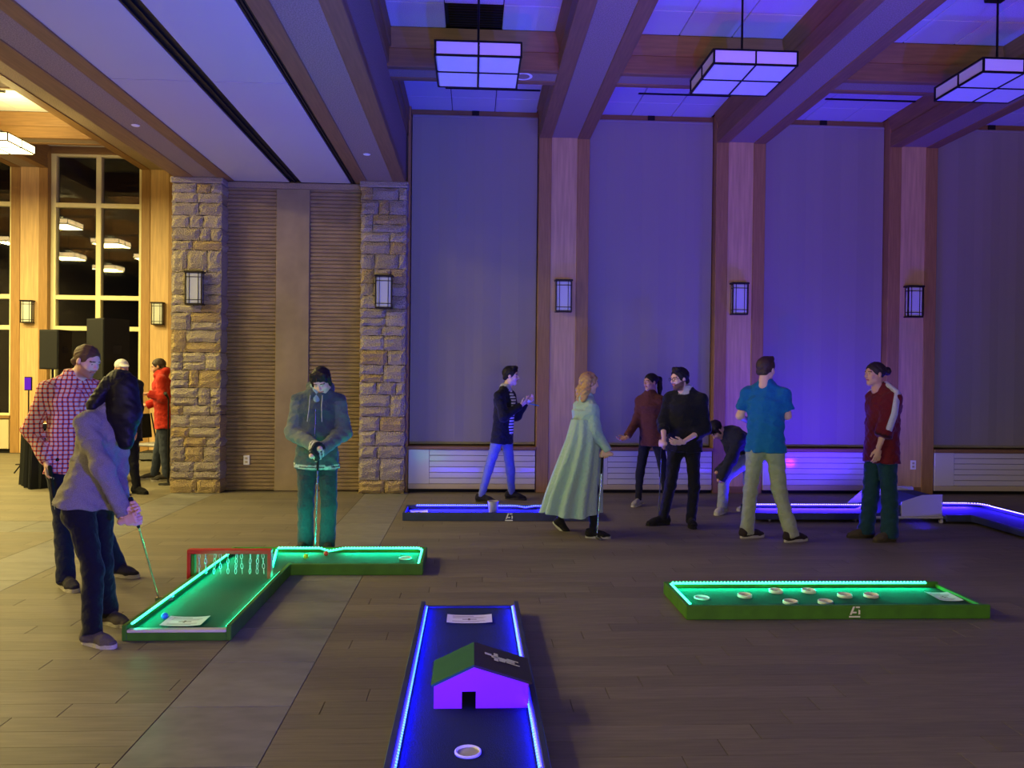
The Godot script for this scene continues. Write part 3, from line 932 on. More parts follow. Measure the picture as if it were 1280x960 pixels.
# ---------------------------------------------------------------- lamps on walls and ceilings
func make_pendant(at: Vector3, lit: bool, top: float, label: String, group: String) -> void:   # at: centre of the underside
	var p := thing("pendant_lamp", label, "pendant lamp", at, group)
	var w := 0.383
	var h := 0.138
	var face: Material = M.lamp_panel if lit else M.acrylic
	for i in 2:
		for j in 2:
			put(p, "lamp_diffuser" if lit else "diffuser", box_mb(Vector3(-w + 0.012 + i * w, 0.004, -w + 0.012 + j * w), Vector3(i * w - 0.006, 0.012, j * w - 0.006)), face)
	for s in 4:
		var b := Basis(Vector3.UP, s * PI / 2)
		for i in 2:
			put(p, "lamp_side_panel" if lit else "side_panel", box_mb(Vector3(-w + 0.012 + i * w, 0.012, w - 0.008), Vector3(i * w - 0.006, h - 0.01, w - 0.002)), face, Vector3.ZERO, b)
	var f := MB.new()
	for s in [-1.0, 1.0]:
		for y in [0.0, h - 0.012]:
			f.box(Vector3(-w, y, s * w - 0.012), Vector3(w, y + 0.016, s * w + 0.004))
			f.box(Vector3(s * w - 0.012, y, -w), Vector3(s * w + 0.004, y + 0.016, w))
		for t in [-1.0, 1.0]:
			f.box(Vector3(s * w - 0.008, 0, t * w - 0.008), Vector3(s * w + 0.008, h, t * w + 0.008))
		f.box(Vector3(-0.006, 0, s * w - 0.006), Vector3(0.006, h, s * w + 0.006))
		f.box(Vector3(s * w - 0.006, 0, -0.006), Vector3(s * w + 0.006, h, 0.006))
	f.box(Vector3(-0.007, -0.004, -w), Vector3(0.007, 0.012, w))
	f.box(Vector3(-w, -0.003, -0.006), Vector3(w, 0.012, 0.006))
	put(p, "frame", f, M.black_metal)
	put(p, "top_pan", box_mb(Vector3(-w + 0.02, h - 0.03, -w + 0.02), Vector3(w - 0.02, h - 0.022, w - 0.02)), M.plastic_white)
	put(p, "hub", box_mb(Vector3(-0.075, h + 0.09, -0.075), Vector3(0.075, h + 0.14, 0.075), 0.006), M.black_metal)
	for s in [-1.0, 1.0]:
		for t in [-1.0, 1.0]:
			put(p, "hanger_rod", box_mb(Vector3(-0.006, h - 0.03, -0.006), Vector3(0.006, h + 0.1, 0.006)), M.black_metal, Vector3(s * 0.058, 0, t * 0.058))
	var rod := MB.new()
	rod.tube([Vector3(0, h + 0.1, 0), Vector3(0, top - at.y - 0.03, 0)], 0.011, 8)
	put(p, "stem", rod, M.black_metal)
	put(p, "canopy", box_mb(Vector3(-0.085, top - at.y - 0.05, -0.085), Vector3(0.085, top - at.y, 0.085), 0.006), M.black_metal)
	if lit:
		area(p, Vector3(0, -0.012, 0), Vector2(0.74, 0.74), Vector3.DOWN, Color(1.0, 0.92, 0.58), LAMP_DOWN)
		area(p, Vector3(0, h + 0.02, 0), Vector2(0.6, 0.6), Vector3.UP, Color(1.0, 0.92, 0.58), LAMP_UP)
const ADDED_FILL := 6.0  # strength of the fill light from the added rear doors
const LAMP_DOWN := 20.0
const LAMP_UP := 7.0
func pendants() -> void:
	for i in 3:
		make_pendant(Vector3(0.018 + i * 2.509, 4.464, -7.454), false, 5.375, "unlit black framed square pendant lamp in the " + ["coffer next to the soffit", "second coffer from the soffit", "third coffer from the soffit"][i], "switched-off pendant lamps of the dim hall")
	for i in 3:
		for k in 4:
			make_pendant(Vector3(-7.565 - i * 2.53, 5.16, -12.95 + k * 2.75), true, 6.105, "glowing square pendant lamp, %s from the dark windows in the row %s the soffit" % [["first", "second", "third", "fourth"][k], ["nearest", "second from", "third from"][i]], "glowing pendant lamps of the lit hall")

func sconce(at: Vector3, label: String, group: String) -> void:   # at: bottom centre, on the wall
	var s := thing("wall_sconce", label, "sconce", at, group)
	put(s, "back_plate", box_mb(Vector3(-0.1, 0.01, 0), Vector3(0.1, 0.44, 0.02), 0.004), M.bronze)
	put(s, "glass", box_mb(Vector3(-0.1, 0.02, 0.02), Vector3(0.1, 0.43, 0.105), 0.012), M.sconce_glass)
	put(s, "cap", box_mb(Vector3(-0.125, 0.43, 0), Vector3(0.125, 0.455, 0.13), 0.005), M.bronze)
	put(s, "base", box_mb(Vector3(-0.115, 0.0, 0), Vector3(0.115, 0.02, 0.12), 0.005), M.bronze)
	for x in [-0.108, 0.108]: put(s, "post", box_mb(Vector3(x - 0.008, 0.02, 0.1), Vector3(x + 0.008, 0.43, 0.116)), M.bronze)
	for x in [-0.06, 0.06]: put(s, "upright_bar", box_mb(Vector3(x - 0.004, 0.02, 0.104), Vector3(x + 0.004, 0.43, 0.112)), M.bronze)
	for y in [0.065, 0.37]: put(s, "cross_bar", box_mb(Vector3(-0.105, y, 0.105), Vector3(0.105, y + 0.009, 0.113)), M.bronze)
	for x in [-1.0, 1.0]:
		for y in [0.065, 0.37]: put(s, "side_bar", box_mb(Vector3(minf(x * 0.1, x * 0.108), y, 0.02), Vector3(maxf(x * 0.1, x * 0.108), y + 0.009, 0.11)), M.bronze)
func sconces() -> void:
	sconce(Vector3(-3.735, 2.535, -10.9 + 0.02), "dark framed lantern sconce on the stone pillar next to the lit hall", "wall sconces")
	sconce(Vector3(-1.215, 2.525, -10.9 + 0.02), "dark framed lantern sconce on the stone pillar next to the shades", "wall sconces")
	for i in 3: sconce(Vector3(COLS[i] + [0.0, -0.02, 0.0][i], 2.53, WZ - 0.015), "dark framed lantern sconce on the veneer column " + ["nearest the stone pillar", "behind the man in the teal shirt", "behind the man in the maroon shirt"][i], "wall sconces")
	for i in 2: sconce(Vector3(LCOLS[i], 2.58, LZ - 0.015), "dark framed lantern sconce on the golden column " + ["behind the man in the red hoodie", "between the two dark windows"][i], "wall sconces of the lit hall")

# ---------------------------------------------------------------- mini-golf courses
const LED_GREEN := Color(0.0, 0.75, 0.54)
const LED_BLUE := Color(0.07, 0.05, 1.0)
const LED_VIOLET := Color(0.20, 0.10, 1.0)
const LED_POWER := 1.0
func led(parent: Node3D, path: Array, face: Vector3, kind: String, power := 1.0, lit := true, face2 := Vector3.ZERO) -> void:   # a strip of beads glued along path; face: the way the beads look
	var col: Color = {"green": LED_GREEN, "blue": LED_BLUE, "violet": LED_VIOLET}[kind]
	var g := Node3D.new()
	g.name = "led_strip"
	parent.add_child(g, true)
	var tape := MB.new()
	tape.tube(path, 0.008, 6)
	put(g, "led_tape", tape, M["tape_" + kind])
	var beads := MB.new()
	for i in path.size() - 1:
		var a: Vector3 = path[i]
		var b: Vector3 = path[i + 1]
		var L := a.distance_to(b)
		var nb := int(L / 0.026)
		var d := (b - a) / L
		var side := d.cross(face).normalized()
		for k in nb:
			var p := a + d * ((k + 0.5) / nb * L) + face * 0.009
			beads.box(p - Vector3(0.005, 0.003, 0.005), p + Vector3(0.005, 0.004, 0.005))
		if L > 0.2 and lit:
			for fc in ([face] if face2 == Vector3.ZERO else [face, face2]):
				var l := AreaLight3D.new()
				l.name = "strip_light"
				g.add_child(l, true)
				var z: Vector3 = -fc.normalized()
				l.transform = Transform3D(Basis(d, z.cross(d).normalized(), z).orthonormalized(), (a + b) / 2 + fc * 0.016)
				l.area_size = Vector2(L, 0.012)
				l.light_color = col
				l.light_energy = LED_POWER * power * L
				l.area_range = 30.0
				l.shadow_enabled = true
	var bo := put(g, "led_beads", beads, M["bead_" + kind])
	bo.set_meta("kind", "stuff")

func ring(r: float, r2: float, h: float, y0 := 0.0) -> MB:
	var m := MB.new()
	m.lathe([Vector2(r2, y0), Vector2(r, y0), Vector2(r, y0 + h), Vector2((r + r2) / 2, y0 + h + 0.003), Vector2(r2, y0 + h), Vector2(r2, y0)], 20)
	return m
func cup(parent: Node3D, at: Vector3) -> void:
	var g := put(parent, "hole_cup", ring(0.056, 0.047, 0.008), M.plastic_white, at)
	var m := MB.new()
	m.lathe([Vector2(0.0, 0.001), Vector2(0.048, 0.001)], 20)
	put(g, "hole_floor", m, M.grey_board)
func ball(at: Vector3, mat: Material, label: String) -> void:
	var o := thing("golf_ball", label, "golf ball", at)
	var m := MB.new()
	var pr := []
	for i in 11: pr.append(Vector2(sin(PI * i / 10.0), 1.0 - cos(PI * i / 10.0)) * 0.0214)
	m.lathe(pr, 16)
	put(o, "shell", m, mat)
func paper(at: Vector3, w: float, h: float, turn: float, label: String) -> void:
	var o := thing("paper_sign", label, "sign", at, "", turn)
	var m := MB.new()
	var n := 6
	for i in n:
		var x0 := -w / 2 + w * i / n
		var x1 := x0 + w / n
		var y0 := 0.004 + 0.007 * pow(absf(x0 / w * 2), 3)
		var y1 := 0.004 + 0.007 * pow(absf(x1 / w * 2), 3)
		var st := m.u.size()
		m.quad(Vector3(x0, y0, h / 2), Vector3(x1, y1, h / 2), Vector3(x1, y1, -h / 2), Vector3(x0, y0, -h / 2))
		m.u[st] = Vector2(float(i) / n, 1); m.u[st + 1] = Vector2(float(i + 1) / n, 1); m.u[st + 2] = Vector2(float(i + 1) / n, 0); m.u[st + 3] = Vector2(float(i) / n, 0)
		m.quad(Vector3(x0, y0 - 0.001, -h / 2), Vector3(x1, y1 - 0.001, -h / 2), Vector3(x1, y1 - 0.001, h / 2), Vector3(x0, y0 - 0.001, h / 2))
	put(o, "sheet", m, M.paper)
func logo(parent: Node3D, at: Vector3, s: float, b := Basis()) -> void:   # the maker's small white mark: a slanted chevron, a hook and a rule under them
	var m := MB.new()
	var dz := Vector3(0, 0, 0.0015)
	m.prism([Vector2(-0.5, -0.25), Vector2(-0.32, -0.25), Vector2(-0.02, 0.5), Vector2(-0.2, 0.5)], Vector3.ZERO, Vector3.RIGHT * s, Vector3.UP * s, dz)
	m.prism([Vector2(-0.34, -0.12), Vector2(0.12, -0.12), Vector2(0.12, 0.02), Vector2(-0.28, 0.02)], Vector3.ZERO, Vector3.RIGHT * s, Vector3.UP * s, dz)
	m.prism([Vector2(0.05, 0.36), Vector2(0.42, 0.36), Vector2(0.42, 0.5), Vector2(0.05, 0.5)], Vector3.ZERO, Vector3.RIGHT * s, Vector3.UP * s, dz)
	m.prism([Vector2(0.3, 0.22), Vector2(0.46, 0.16), Vector2(0.46, -0.2), Vector2(0.3, -0.24)], Vector3.ZERO, Vector3.RIGHT * s, Vector3.UP * s, dz)
	m.prism([Vector2(-0.56, -0.5), Vector2(0.46, -0.5), Vector2(0.46, -0.36), Vector2(-0.56, -0.36)], Vector3.ZERO, Vector3.RIGHT * s, Vector3.UP * s, dz)
	put(parent, "emblem", m, M.plastic_white, at, b)

func courses() -> void:
	for k in [["green", Color(0.06, 0.9, 0.6), LED_GREEN], ["blue", Color(0.10, 0.32, 1.0), LED_BLUE], ["violet", Color(0.55, 0.5, 1.0), LED_VIOLET]]:
		sm("tape_" + k[0], rgb(225, 230, 230), 0.4, {"glow": k[2], "power": 4.0})
		sm("bead_" + k[0], rgb(240, 245, 245), 0.3, {"glow": k[1], "power": 8.0})
	sm("green_paint", rgb(70, 126, 36), 0.5, {"tex": "mottle", "scale": Vector3(2, 2, 2)})
	sm("navy_paint", rgb(52, 58, 92), 0.5, {"tex": "mottle", "scale": Vector3(2, 2, 2)})
	sm("turf", rgb(36, 88, 64), 0.95, {"tex": "speck", "scale": Vector3(4, 4, 4), "bump": "speck", "depth": 0.6})
	sm("dark_turf", rgb(24, 42, 50), 0.95, {"tex": "speck", "scale": Vector3(4, 4, 4), "bump": "speck", "depth": 0.6})
	sm("navy_turf", rgb(64, 70, 120), 0.95, {"tex": "speck", "scale": Vector3(4, 4, 4)})
	sm("cream_board", rgb(214, 204, 176), 0.6)
	sm("red_paint", rgb(188, 44, 30), 0.5)
	sm("steel", rgb(196, 196, 190), 0.3, {"metal": 0.85})
	sm("pink_board", rgb(176, 52, 196), 0.7)
	sm("roof_green", rgb(22, 80, 52), 0.7)
	sm("roof_brown", rgb(48, 34, 40), 0.7)
	sm("grey_board", rgb(168, 164, 166), 0.7)
	var pim := Image.create(64, 44, false, Image.FORMAT_RGB8)
	pim.fill(Color(0.90, 0.89, 0.86))
	for r in [[8, 6, 30, 2], [8, 12, 48, 1], [8, 16, 44, 1], [22, 22, 20, 3], [30, 19, 3, 9], [8, 32, 46, 1], [8, 36, 38, 1]]: pim.fill_rect(Rect2i(r[0], r[1], r[2], r[3]), Color(0.42, 0.34, 0.32))
	tex.print = ImageTexture.create_from_image(pim)
	var pm := sm("paper", Color(1, 1, 1), 0.9)
	pm.albedo_texture = tex.print
	sm("ball_blue", rgb(60, 84, 190), 0.3); sm("ball_red", rgb(230, 70, 60), 0.3); sm("ball_yellow", rgb(226, 220, 60), 0.3); sm("ball_white", rgb(235, 235, 232), 0.3)
	blue_house_course()
	cup_course()
	chain_course()
	far_blue_course()
	ramp_course()

func border(p: Node3D, lo: Vector3, hi: Vector3, mat: Material) -> void:
	bx(p, "border_board", lo, hi, mat, 0.004)

func blue_house_course() -> void:
	var p := thing("golf_course", "long dark mini-golf course edged with blue light strips, carrying a small house", "mini-golf course", Vector3(0, 0, -4.17))
	var hl := 1.22
	var x0 := -0.335
	var x1 := 0.325
	bx(p, "deck", Vector3(x0 + 0.03, 0, -hl + 0.03), Vector3(x1 - 0.03, 0.05, hl - 0.03), M.dark_turf)
	border(p, Vector3(x0, 0, -hl), Vector3(x0 + 0.03, 0.09, hl), M.navy_paint)
	border(p, Vector3(x1 - 0.03, 0, -hl), Vector3(x1, 0.09, hl), M.navy_paint)
	border(p, Vector3(x0 + 0.03, 0, -hl), Vector3(x1 - 0.03, 0.062, -hl + 0.03), M.navy_paint)
	border(p, Vector3(x0 + 0.03, 0, hl - 0.03), Vector3(x1 - 0.03, 0.09, hl), M.navy_paint)
	led(p, [Vector3(x0 + 0.035, 0.066, -hl + 0.05), Vector3(x0 + 0.035, 0.066, hl - 0.17)], Vector3(1, 0.1, 0).normalized(), "blue", 0.8)
	led(p, [Vector3(x1 - 0.035, 0.066, -hl + 0.05), Vector3(x1 - 0.035, 0.066, hl - 0.17)], Vector3(-1, 0.1, 0).normalized(), "blue", 0.8)
	cup(p, Vector3(-0.004, 0.05, 4.17 - 3.293))
	paper(Vector3(-0.005, 0.051, -5.1), 0.29, 0.17, 0.0, "white printed paper sign at the far end of the blue house course")
	# the little house straddles the deck
	var h := thing("toy_house", "small pink board house with a doorway, one green and one dark brown roof slope", "toy house", Vector3(0.056, 0.05, -3.735))
	var D := 0.30
	var pts := [Vector2(-0.224, 0), Vector2(-0.092, 0), Vector2(-0.092, 0.08), Vector2(-0.026, 0.08), Vector2(-0.026, 0), Vector2(0.224, 0), Vector2(0.224, 0.118), Vector2(-0.036, 0.197), Vector2(-0.224, 0.108)]
	for z in [0.0, -D + 0.012]:
		var m := MB.new()
		m.prism(pts, Vector3(0, 0, z - 0.012), Vector3.RIGHT, Vector3.UP, Vector3(0, 0, 0.012))
		put(h, "gable_wall", m, M.pink_board)
	for x in [-0.224, 0.212]: put(h, "side_wall", box_mb(Vector3(x, 0, -D + 0.001), Vector3(x + 0.012, 0.108, -0.013)), M.pink_board)
	var rl := MB.new()
	rl.prism([Vector2(-0.232, 0.106), Vector2(-0.036, 0.199), Vector2(-0.036, 0.211), Vector2(-0.238, 0.116)], Vector3(0, 0, -D - 0.012), Vector3.RIGHT, Vector3.UP, Vector3(0, 0, D + 0.024))
	put(h, "roof_slope", rl, M.roof_green)
	var rr := MB.new()
	rr.prism([Vector2(-0.036, 0.199), Vector2(0.236, 0.115), Vector2(0.24, 0.125), Vector2(-0.036, 0.211)], Vector3(0, 0, -D - 0.012), Vector3.RIGHT, Vector3.UP, Vector3(0, 0, D + 0.024))
	var slope := put(h, "roof_slope", rr, M.roof_brown)
	# the white maker's mark on the brown slope: a cross of leaves and a line of lettering
	var ax := Vector3(0.276, -0.086, 0).normalized()
	var up := Vector3(0, 0, -1)
	var em := MB.new()
	var o := Vector3(0.07, 0.181, -0.17)
	var nn := ax.cross(up).normalized() * 0.002
	for q in [[-0.02, -0.012, 0.10, 0.012], [-0.008, -0.045, 0.014, 0.05], [-0.055, 0.006, -0.02, 0.026], [0.018, -0.034, 0.05, -0.018], [0.055, -0.03, 0.125, -0.022], [0.06, 0.018, 0.12, 0.026]]:
		em.prism([Vector2(q[0], q[1]), Vector2(q[2], q[1]), Vector2(q[2], q[3]), Vector2(q[0], q[3])], o, ax, up, nn)
	put(slope, "emblem", em, M.enamel)

func cup_course() -> void:
	var p := thing("golf_course", "low green painted mini-golf course with a ring of pipe cups and a green light strip", "mini-golf course", Vector3(2.5, 0, -5.55))
	var x0 := -1.05
	var x1 := 1.06
	var z0 := -0.33
	var z1 := 0.31
	bx(p, "deck", Vector3(x0 + 0.03, 0, z0 + 0.03), Vector3(x1 - 0.03, 0.055, z1 - 0.03), M.turf)
	border(p, Vector3(x0, 0, z1 - 0.03), Vector3(x1, 0.095, z1), M.green_paint)
	border(p, Vector3(x0, 0, z0), Vector3(x1, 0.095, z0 + 0.03), M.green_paint)
	border(p, Vector3(x0, 0, z0 + 0.03), Vector3(x0 + 0.03, 0.095, z1 - 0.03), M.green_paint)
	border(p, Vector3(x1 - 0.03, 0, z0 + 0.03), Vector3(x1, 0.08, z1 - 0.03), M.green_paint)
	led(p, [Vector3(x0 + 0.036, 0.088, z1 - 0.05), Vector3(x0 + 0.036, 0.088, z0 + 0.06)], Vector3(1, 0.5, 0).normalized(), "green", 0.6)
	led(p, [Vector3(x0 + 0.05, 0.088, z0 + 0.036), Vector3(x1 - 0.1, 0.088, z0 + 0.036)], Vector3(0, 1, 0.2).normalized(), "green", 1.0, true, Vector3(0, -0.2, 1).normalized())
	for c in [[1.974, -5.601], [2.249, -5.72], [2.496, -5.72], [2.24, -5.43], [2.49, -5.43], [2.708, -5.594], [2.903, -5.592]]:
		put(p, "pipe_cup", ring(0.052, 0.044, 0.018), M.plastic_white, Vector3(c[0] - 2.5, 0.055, c[1] + 5.55))
	cup(p, Vector3(1.65 - 2.5, 0.055, -5.563 + 5.55))
	logo(p, Vector3(2.61 - 2.5, 0.05, z1 + 0.001), 0.075)
	paper(Vector3(3.43, 0.056, -5.57), 0.17, 0.22, -0.06, "white printed paper sign at the unlit end of the green cup course")

func chain_course() -> void:
	var p := thing("golf_course", "L-shaped green mini-golf course with green light strips and a red chain gate", "mini-golf course", Vector3(-1.77, 0, -5.9))
	# main leg x -2.1..-1.45, z -4.87..-7.08; side leg to x -0.39, z -6.45..-7.08, in the course's own coordinates
	var o := Vector3(1.77, 0, 5.9)
	bx(p, "deck", Vector3(-2.07, 0, -7.05) + o, Vector3(-1.48, 0.055, -4.9) + o, M.turf)
	bx(p, "deck", Vector3(-1.48, 0, -7.05) + o, Vector3(-0.42, 0.055, -6.48) + o, M.turf)
	border(p, Vector3(-2.1, 0, -7.08) + o, Vector3(-2.07, 0.095, -4.87) + o, M.green_paint)
	border(p, Vector3(-1.48, 0, -6.48) + o, Vector3(-1.45, 0.095, -4.87) + o, M.green_paint)
	border(p, Vector3(-2.07, 0, -4.9) + o, Vector3(-1.48, 0.05, -4.87) + o, M.green_paint)
	bx(p, "end_lip", Vector3(-2.07, 0.05, -4.915) + o, Vector3(-1.48, 0.068, -4.868) + o, M.cream_board, 0.004)
	border(p, Vector3(-2.07, 0, -7.08) + o, Vector3(-0.39, 0.095, -7.05) + o, M.green_paint)
	border(p, Vector3(-1.48, 0, -6.48) + o, Vector3(-0.39, 0.09, -6.45) + o, M.green_paint)
	border(p, Vector3(-0.42, 0, -7.05) + o, Vector3(-0.39, 0.095, -6.48) + o, M.green_paint)
	led(p, [Vector3(-2.064, 0.088, -4.93) + o, Vector3(-2.064, 0.088, -6.85) + o], Vector3(1, 0.2, 0).normalized(), "green", 1.0)
	led(p, [Vector3(-1.488, 0.066, -4.93) + o, Vector3(-1.488, 0.066, -6.3) + o], Vector3(-1, 0.1, 0).normalized(), "green", 0.25)
	led(p, [Vector3(-1.70, 0.09, -7.043) + o, Vector3(-1.33, 0.09, -7.043) + o, Vector3(-1.25, 0.066, -7.03) + o, Vector3(-1.12, 0.088, -7.043) + o, Vector3(-0.47, 0.09, -7.043) + o, Vector3(-0.43, 0.085, -7.0) + o], Vector3(0, 1, -0.35).normalized(), "green", 1.6, true, Vector3(0, -0.2, 1).normalized())
	led(p, [Vector3(-0.426, 0.085, -7.0) + o, Vector3(-0.426, 0.07, -6.5) + o], Vector3(-1, 0.5, 0).normalized(), "green", 0.5)
	led(p, [Vector3(-1.70, 0.075, -7.02) + o, Vector3(-1.60, 0.06, -6.47) + o], Vector3(-0.4, 1, 0).normalized(), "green", 0.5, false)
	cup(p, Vector3(-0.56, 0.055, -6.8) + o)
	# the gate
	var g := thing("chain_gate", "red wooden gate with a row of short steel chains across the green lane", "gate", Vector3(-1.84, 0.055, -6.14))
	put(g, "post", box_mb(Vector3(-0.318, 0, -0.045), Vector3(-0.29, 0.19, 0.02), 0.003), M.red_paint)
	put(g, "post", box_mb(Vector3(0.285, 0, -0.045), Vector3(0.313, 0.19, 0.02), 0.003), M.red_paint)
	put(g, "inner_post", box_mb(Vector3(-0.288, 0, -0.03), Vector3(-0.262, 0.187, 0.015), 0.003), M.green_paint)
	put(g, "top_rail", box_mb(Vector3(-0.318, 0.19, -0.045), Vector3(0.313, 0.222, 0.02), 0.004), M.red_paint)
	for k in 10:
		var m := MB.new()
		var y := 0.188
		for l in 4:
			var path := []
			var turn := (l % 2) * 1.2 + 0.3 + k
			for q in 13:
				var a := TAU * q / 12
				path.append(Vector3(cos(a) * 0.0085 * cos(turn), y - 0.020 + sin(a) * 0.022, cos(a) * 0.0085 * sin(turn)))
			m.tube(path, 0.0024, 5, false)
			y -= 0.038
		put(g, "chain", m, M.steel, Vector3(-0.235 + k * 0.0545, 0, -0.01), Basis(Vector3.BACK, 0.06 * sin(k * 2.3)))
	ball(Vector3(-1.94, 0.055, -5.12), M.ball_blue, "blue golf ball beside the paper sign on the green chain course")
	ball(Vector3(-1.25, 0.055, -6.9), M.ball_red, "red golf ball at the feet of the bowed player")
	ball(Vector3(-1.40, 0.055, -6.79), M.ball_yellow, "yellow golf ball on the side leg of the green chain course")
	paper(Vector3(-1.79, 0.056, -5.06), 0.25, 0.19, 0.0, "white printed paper sign at the open end of the green chain course")

func far_blue_course() -> void:
	var p := thing("golf_course", "dark blue mini-golf course with a drooping blue light strip near the shades", "mini-golf course", Vector3(0.33, 0, -9.14))
	var x0 := -1.1
	var x1 := 1.1
	var z0 := -0.26
	var z1 := 0.27
	bx(p, "deck", Vector3(x0 + 0.03, 0, z0 + 0.03), Vector3(x1 - 0.03, 0.05, z1 - 0.03), M.navy_turf)
	border(p, Vector3(x0, 0, z1 - 0.03), Vector3(x1, 0.092, z1), M.navy_paint)
	border(p, Vector3(x0, 0, z0), Vector3(x1, 0.095, z0 + 0.03), M.navy_paint)
	border(p, Vector3(x0, 0, z0 + 0.03), Vector3(x0 + 0.03, 0.09, z1 - 0.03), M.navy_paint)
	border(p, Vector3(x1 - 0.03, 0, z0 + 0.03), Vector3(x1, 0.09, z1 - 0.03), M.navy_paint)
	led(p, [Vector3(-0.98, 0.09, z0 + 0.036), Vector3(-0.14, 0.09, z0 + 0.036)], Vector3(0, 1, -0.1).normalized(), "blue", 4.5, true, Vector3(0, -0.25, 1).normalized())
	led(p, [Vector3(-0.04, 0.088, z0 + 0.036), Vector3(0.2, 0.088, z0 + 0.036), Vector3(0.31, 0.07, z0 + 0.04), Vector3(0.42, 0.088, z0 + 0.036), Vector3(0.72, 0.088, z0 + 0.036), Vector3(1.0, 0.088, z0 + 0.036)], Vector3(0, 1, -0.1).normalized(), "blue", 4.5, true, Vector3(0, -0.25, 1).normalized())
	logo(p, Vector3(0.095, 0.045, z1 + 0.001), 0.085)
	paper(Vector3(-0.60, 0.052, -9.12), 0.2, 0.2, 0.1, "white printed paper sign at the end of the far blue course")
	var c := thing("plastic_cup", "clear grey plastic cup standing on the far blue course", "cup", Vector3(0.25, 0.05, -9.14))
	var m := MB.new()
	m.lathe([Vector2(0.0, 0.002), Vector2(0.05, 0.002), Vector2(0.062, 0.13), Vector2(0.066, 0.135), Vector2(0.058, 0.132), Vector2(0.047, 0.008), Vector2(0, 0.008)], 18)
	put(c, "wall", m, M.grey_board)

func ramp_course() -> void:
	var p := thing("golf_course", "long blue-lit mini-golf course on castors with a turf ramp beside the maroon shirt", "mini-golf course", Vector3(4.3, 0, -9.1))
	var o := Vector3(-4.3, 0, 9.1)
	bx(p, "deck", Vector3(3.25, 0.05, -9.3) + o, Vector3(4.95, 0.085, -8.85) + o, M.navy_turf)
	bx(p, "deck", Vector3(5.4, 0.05, -9.45) + o, Vector3(6.27, 0.085, -8.75) + o, M.navy_turf)
	bx(p, "deck", Vector3(5.7, 0.05, -8.75) + o, Vector3(6.27, 0.085, -7.2) + o, M.navy_turf)
	border(p, Vector3(3.22, 0.03, -8.86) + o, Vector3(4.93, 0.105, -8.83) + o, M.navy_paint)
	border(p, Vector3(3.22, 0.03, -9.33) + o, Vector3(4.93, 0.13, -9.3) + o, M.navy_paint)
	border(p, Vector3(3.22, 0.03, -9.3) + o, Vector3(3.25, 0.105, -8.86) + o, M.navy_paint)
	border(p, Vector3(5.4, 0.03, -9.48) + o, Vector3(6.3, 0.13, -9.45) + o, M.navy_paint)
	border(p, Vector3(6.27, 0.03, -9.45) + o, Vector3(6.3, 0.13, -7.2) + o, M.navy_paint)
	border(p, Vector3(5.4, 0.03, -8.76) + o, Vector3(5.7, 0.105, -8.73) + o, M.navy_paint)
	border(p, Vector3(5.68, 0.03, -8.76) + o, Vector3(5.71, 0.105, -7.2) + o, M.navy_paint)
	led(p, [Vector3(3.4, 0.122, -9.294) + o, Vector3(4.85, 0.122, -9.294) + o], Vector3(0, 1, -0.1).normalized(), "violet", 5.0, true, Vector3(0, -0.25, 1).normalized())
	led(p, [Vector3(5.45, 0.122, -9.444) + o, Vector3(6.1, 0.122, -9.444) + o, Vector3(6.22, 0.122, -9.4) + o, Vector3(6.262, 0.122, -9.25) + o], Vector3(0, 1, -0.1).normalized(), "violet", 5.0, true, Vector3(0, -0.25, 1).normalized())
	led(p, [Vector3(6.262, 0.122, -9.25) + o, Vector3(6.262, 0.122, -7.3) + o], Vector3(-1, 0.5, 0).normalized(), "violet", 1.3)
	# the ramp: grey side boards, a turf slope and a white rail at the back
	for z in [-8.84, -9.44]:
		var m := MB.new()
		m.prism([Vector2(4.92, 0.05), Vector2(5.4, 0.05), Vector2(5.4, 0.325), Vector2(5.17, 0.318), Vector2(4.92, 0.235)], Vector3(0, 0, z) + o, Vector3.RIGHT, Vector3.UP, Vector3(0, 0, 0.02))
		put(p, "ramp_side", m, M.grey_board)
	var tm := MB.new()
	tm.prism([Vector2(4.6, 0.085), Vector2(4.92, 0.2), Vector2(5.17, 0.29), Vector2(5.4, 0.29), Vector2(5.4, 0.09)], Vector3(0, 0, -9.42) + o, Vector3.RIGHT, Vector3.UP, Vector3(0, 0, 0.58))
	put(p, "ramp_turf", tm, M.navy_turf)
	var rm := MB.new()
	rm.prism([Vector2(4.6, 0.13), Vector2(4.94, 0.42), Vector2(5.2, 0.335), Vector2(5.4, 0.33), Vector2(5.4, 0.1), Vector2(4.6, 0.1)], Vector3(0, 0, -9.47) + o, Vector3.RIGHT, Vector3.UP, Vector3(0, 0, 0.02))
	put(p, "ramp_back_board", rm, M.grey_board)
	put(p, "sill_board", box_mb(Vector3(4.5, 0.05, -8.835) + o, Vector3(5.42, 0.075, -8.80) + o, 0.003), M.grey_board)
	for c in [[3.4, -8.88], [4.4, -8.88], [5.36, -8.78], [3.4, -9.25], [5.36, -9.4], [6.2, -9.4], [6.2, -7.3], [5.78, -7.3]]:
		var w := MB.new()
		var path := [Vector3(-0.012, 0, 0), Vector3(0.012, 0, 0)]
		w.tube(path, 0.026, 14)
		var cw := put(p, "castor", w, M.grey_board, Vector3(c[0], 0.026, c[1]) + o)
		put(cw, "fork", box_mb(Vector3(-0.018, 0.008, -0.008), Vector3(0.018, 0.028, 0.008)), M.black_metal)

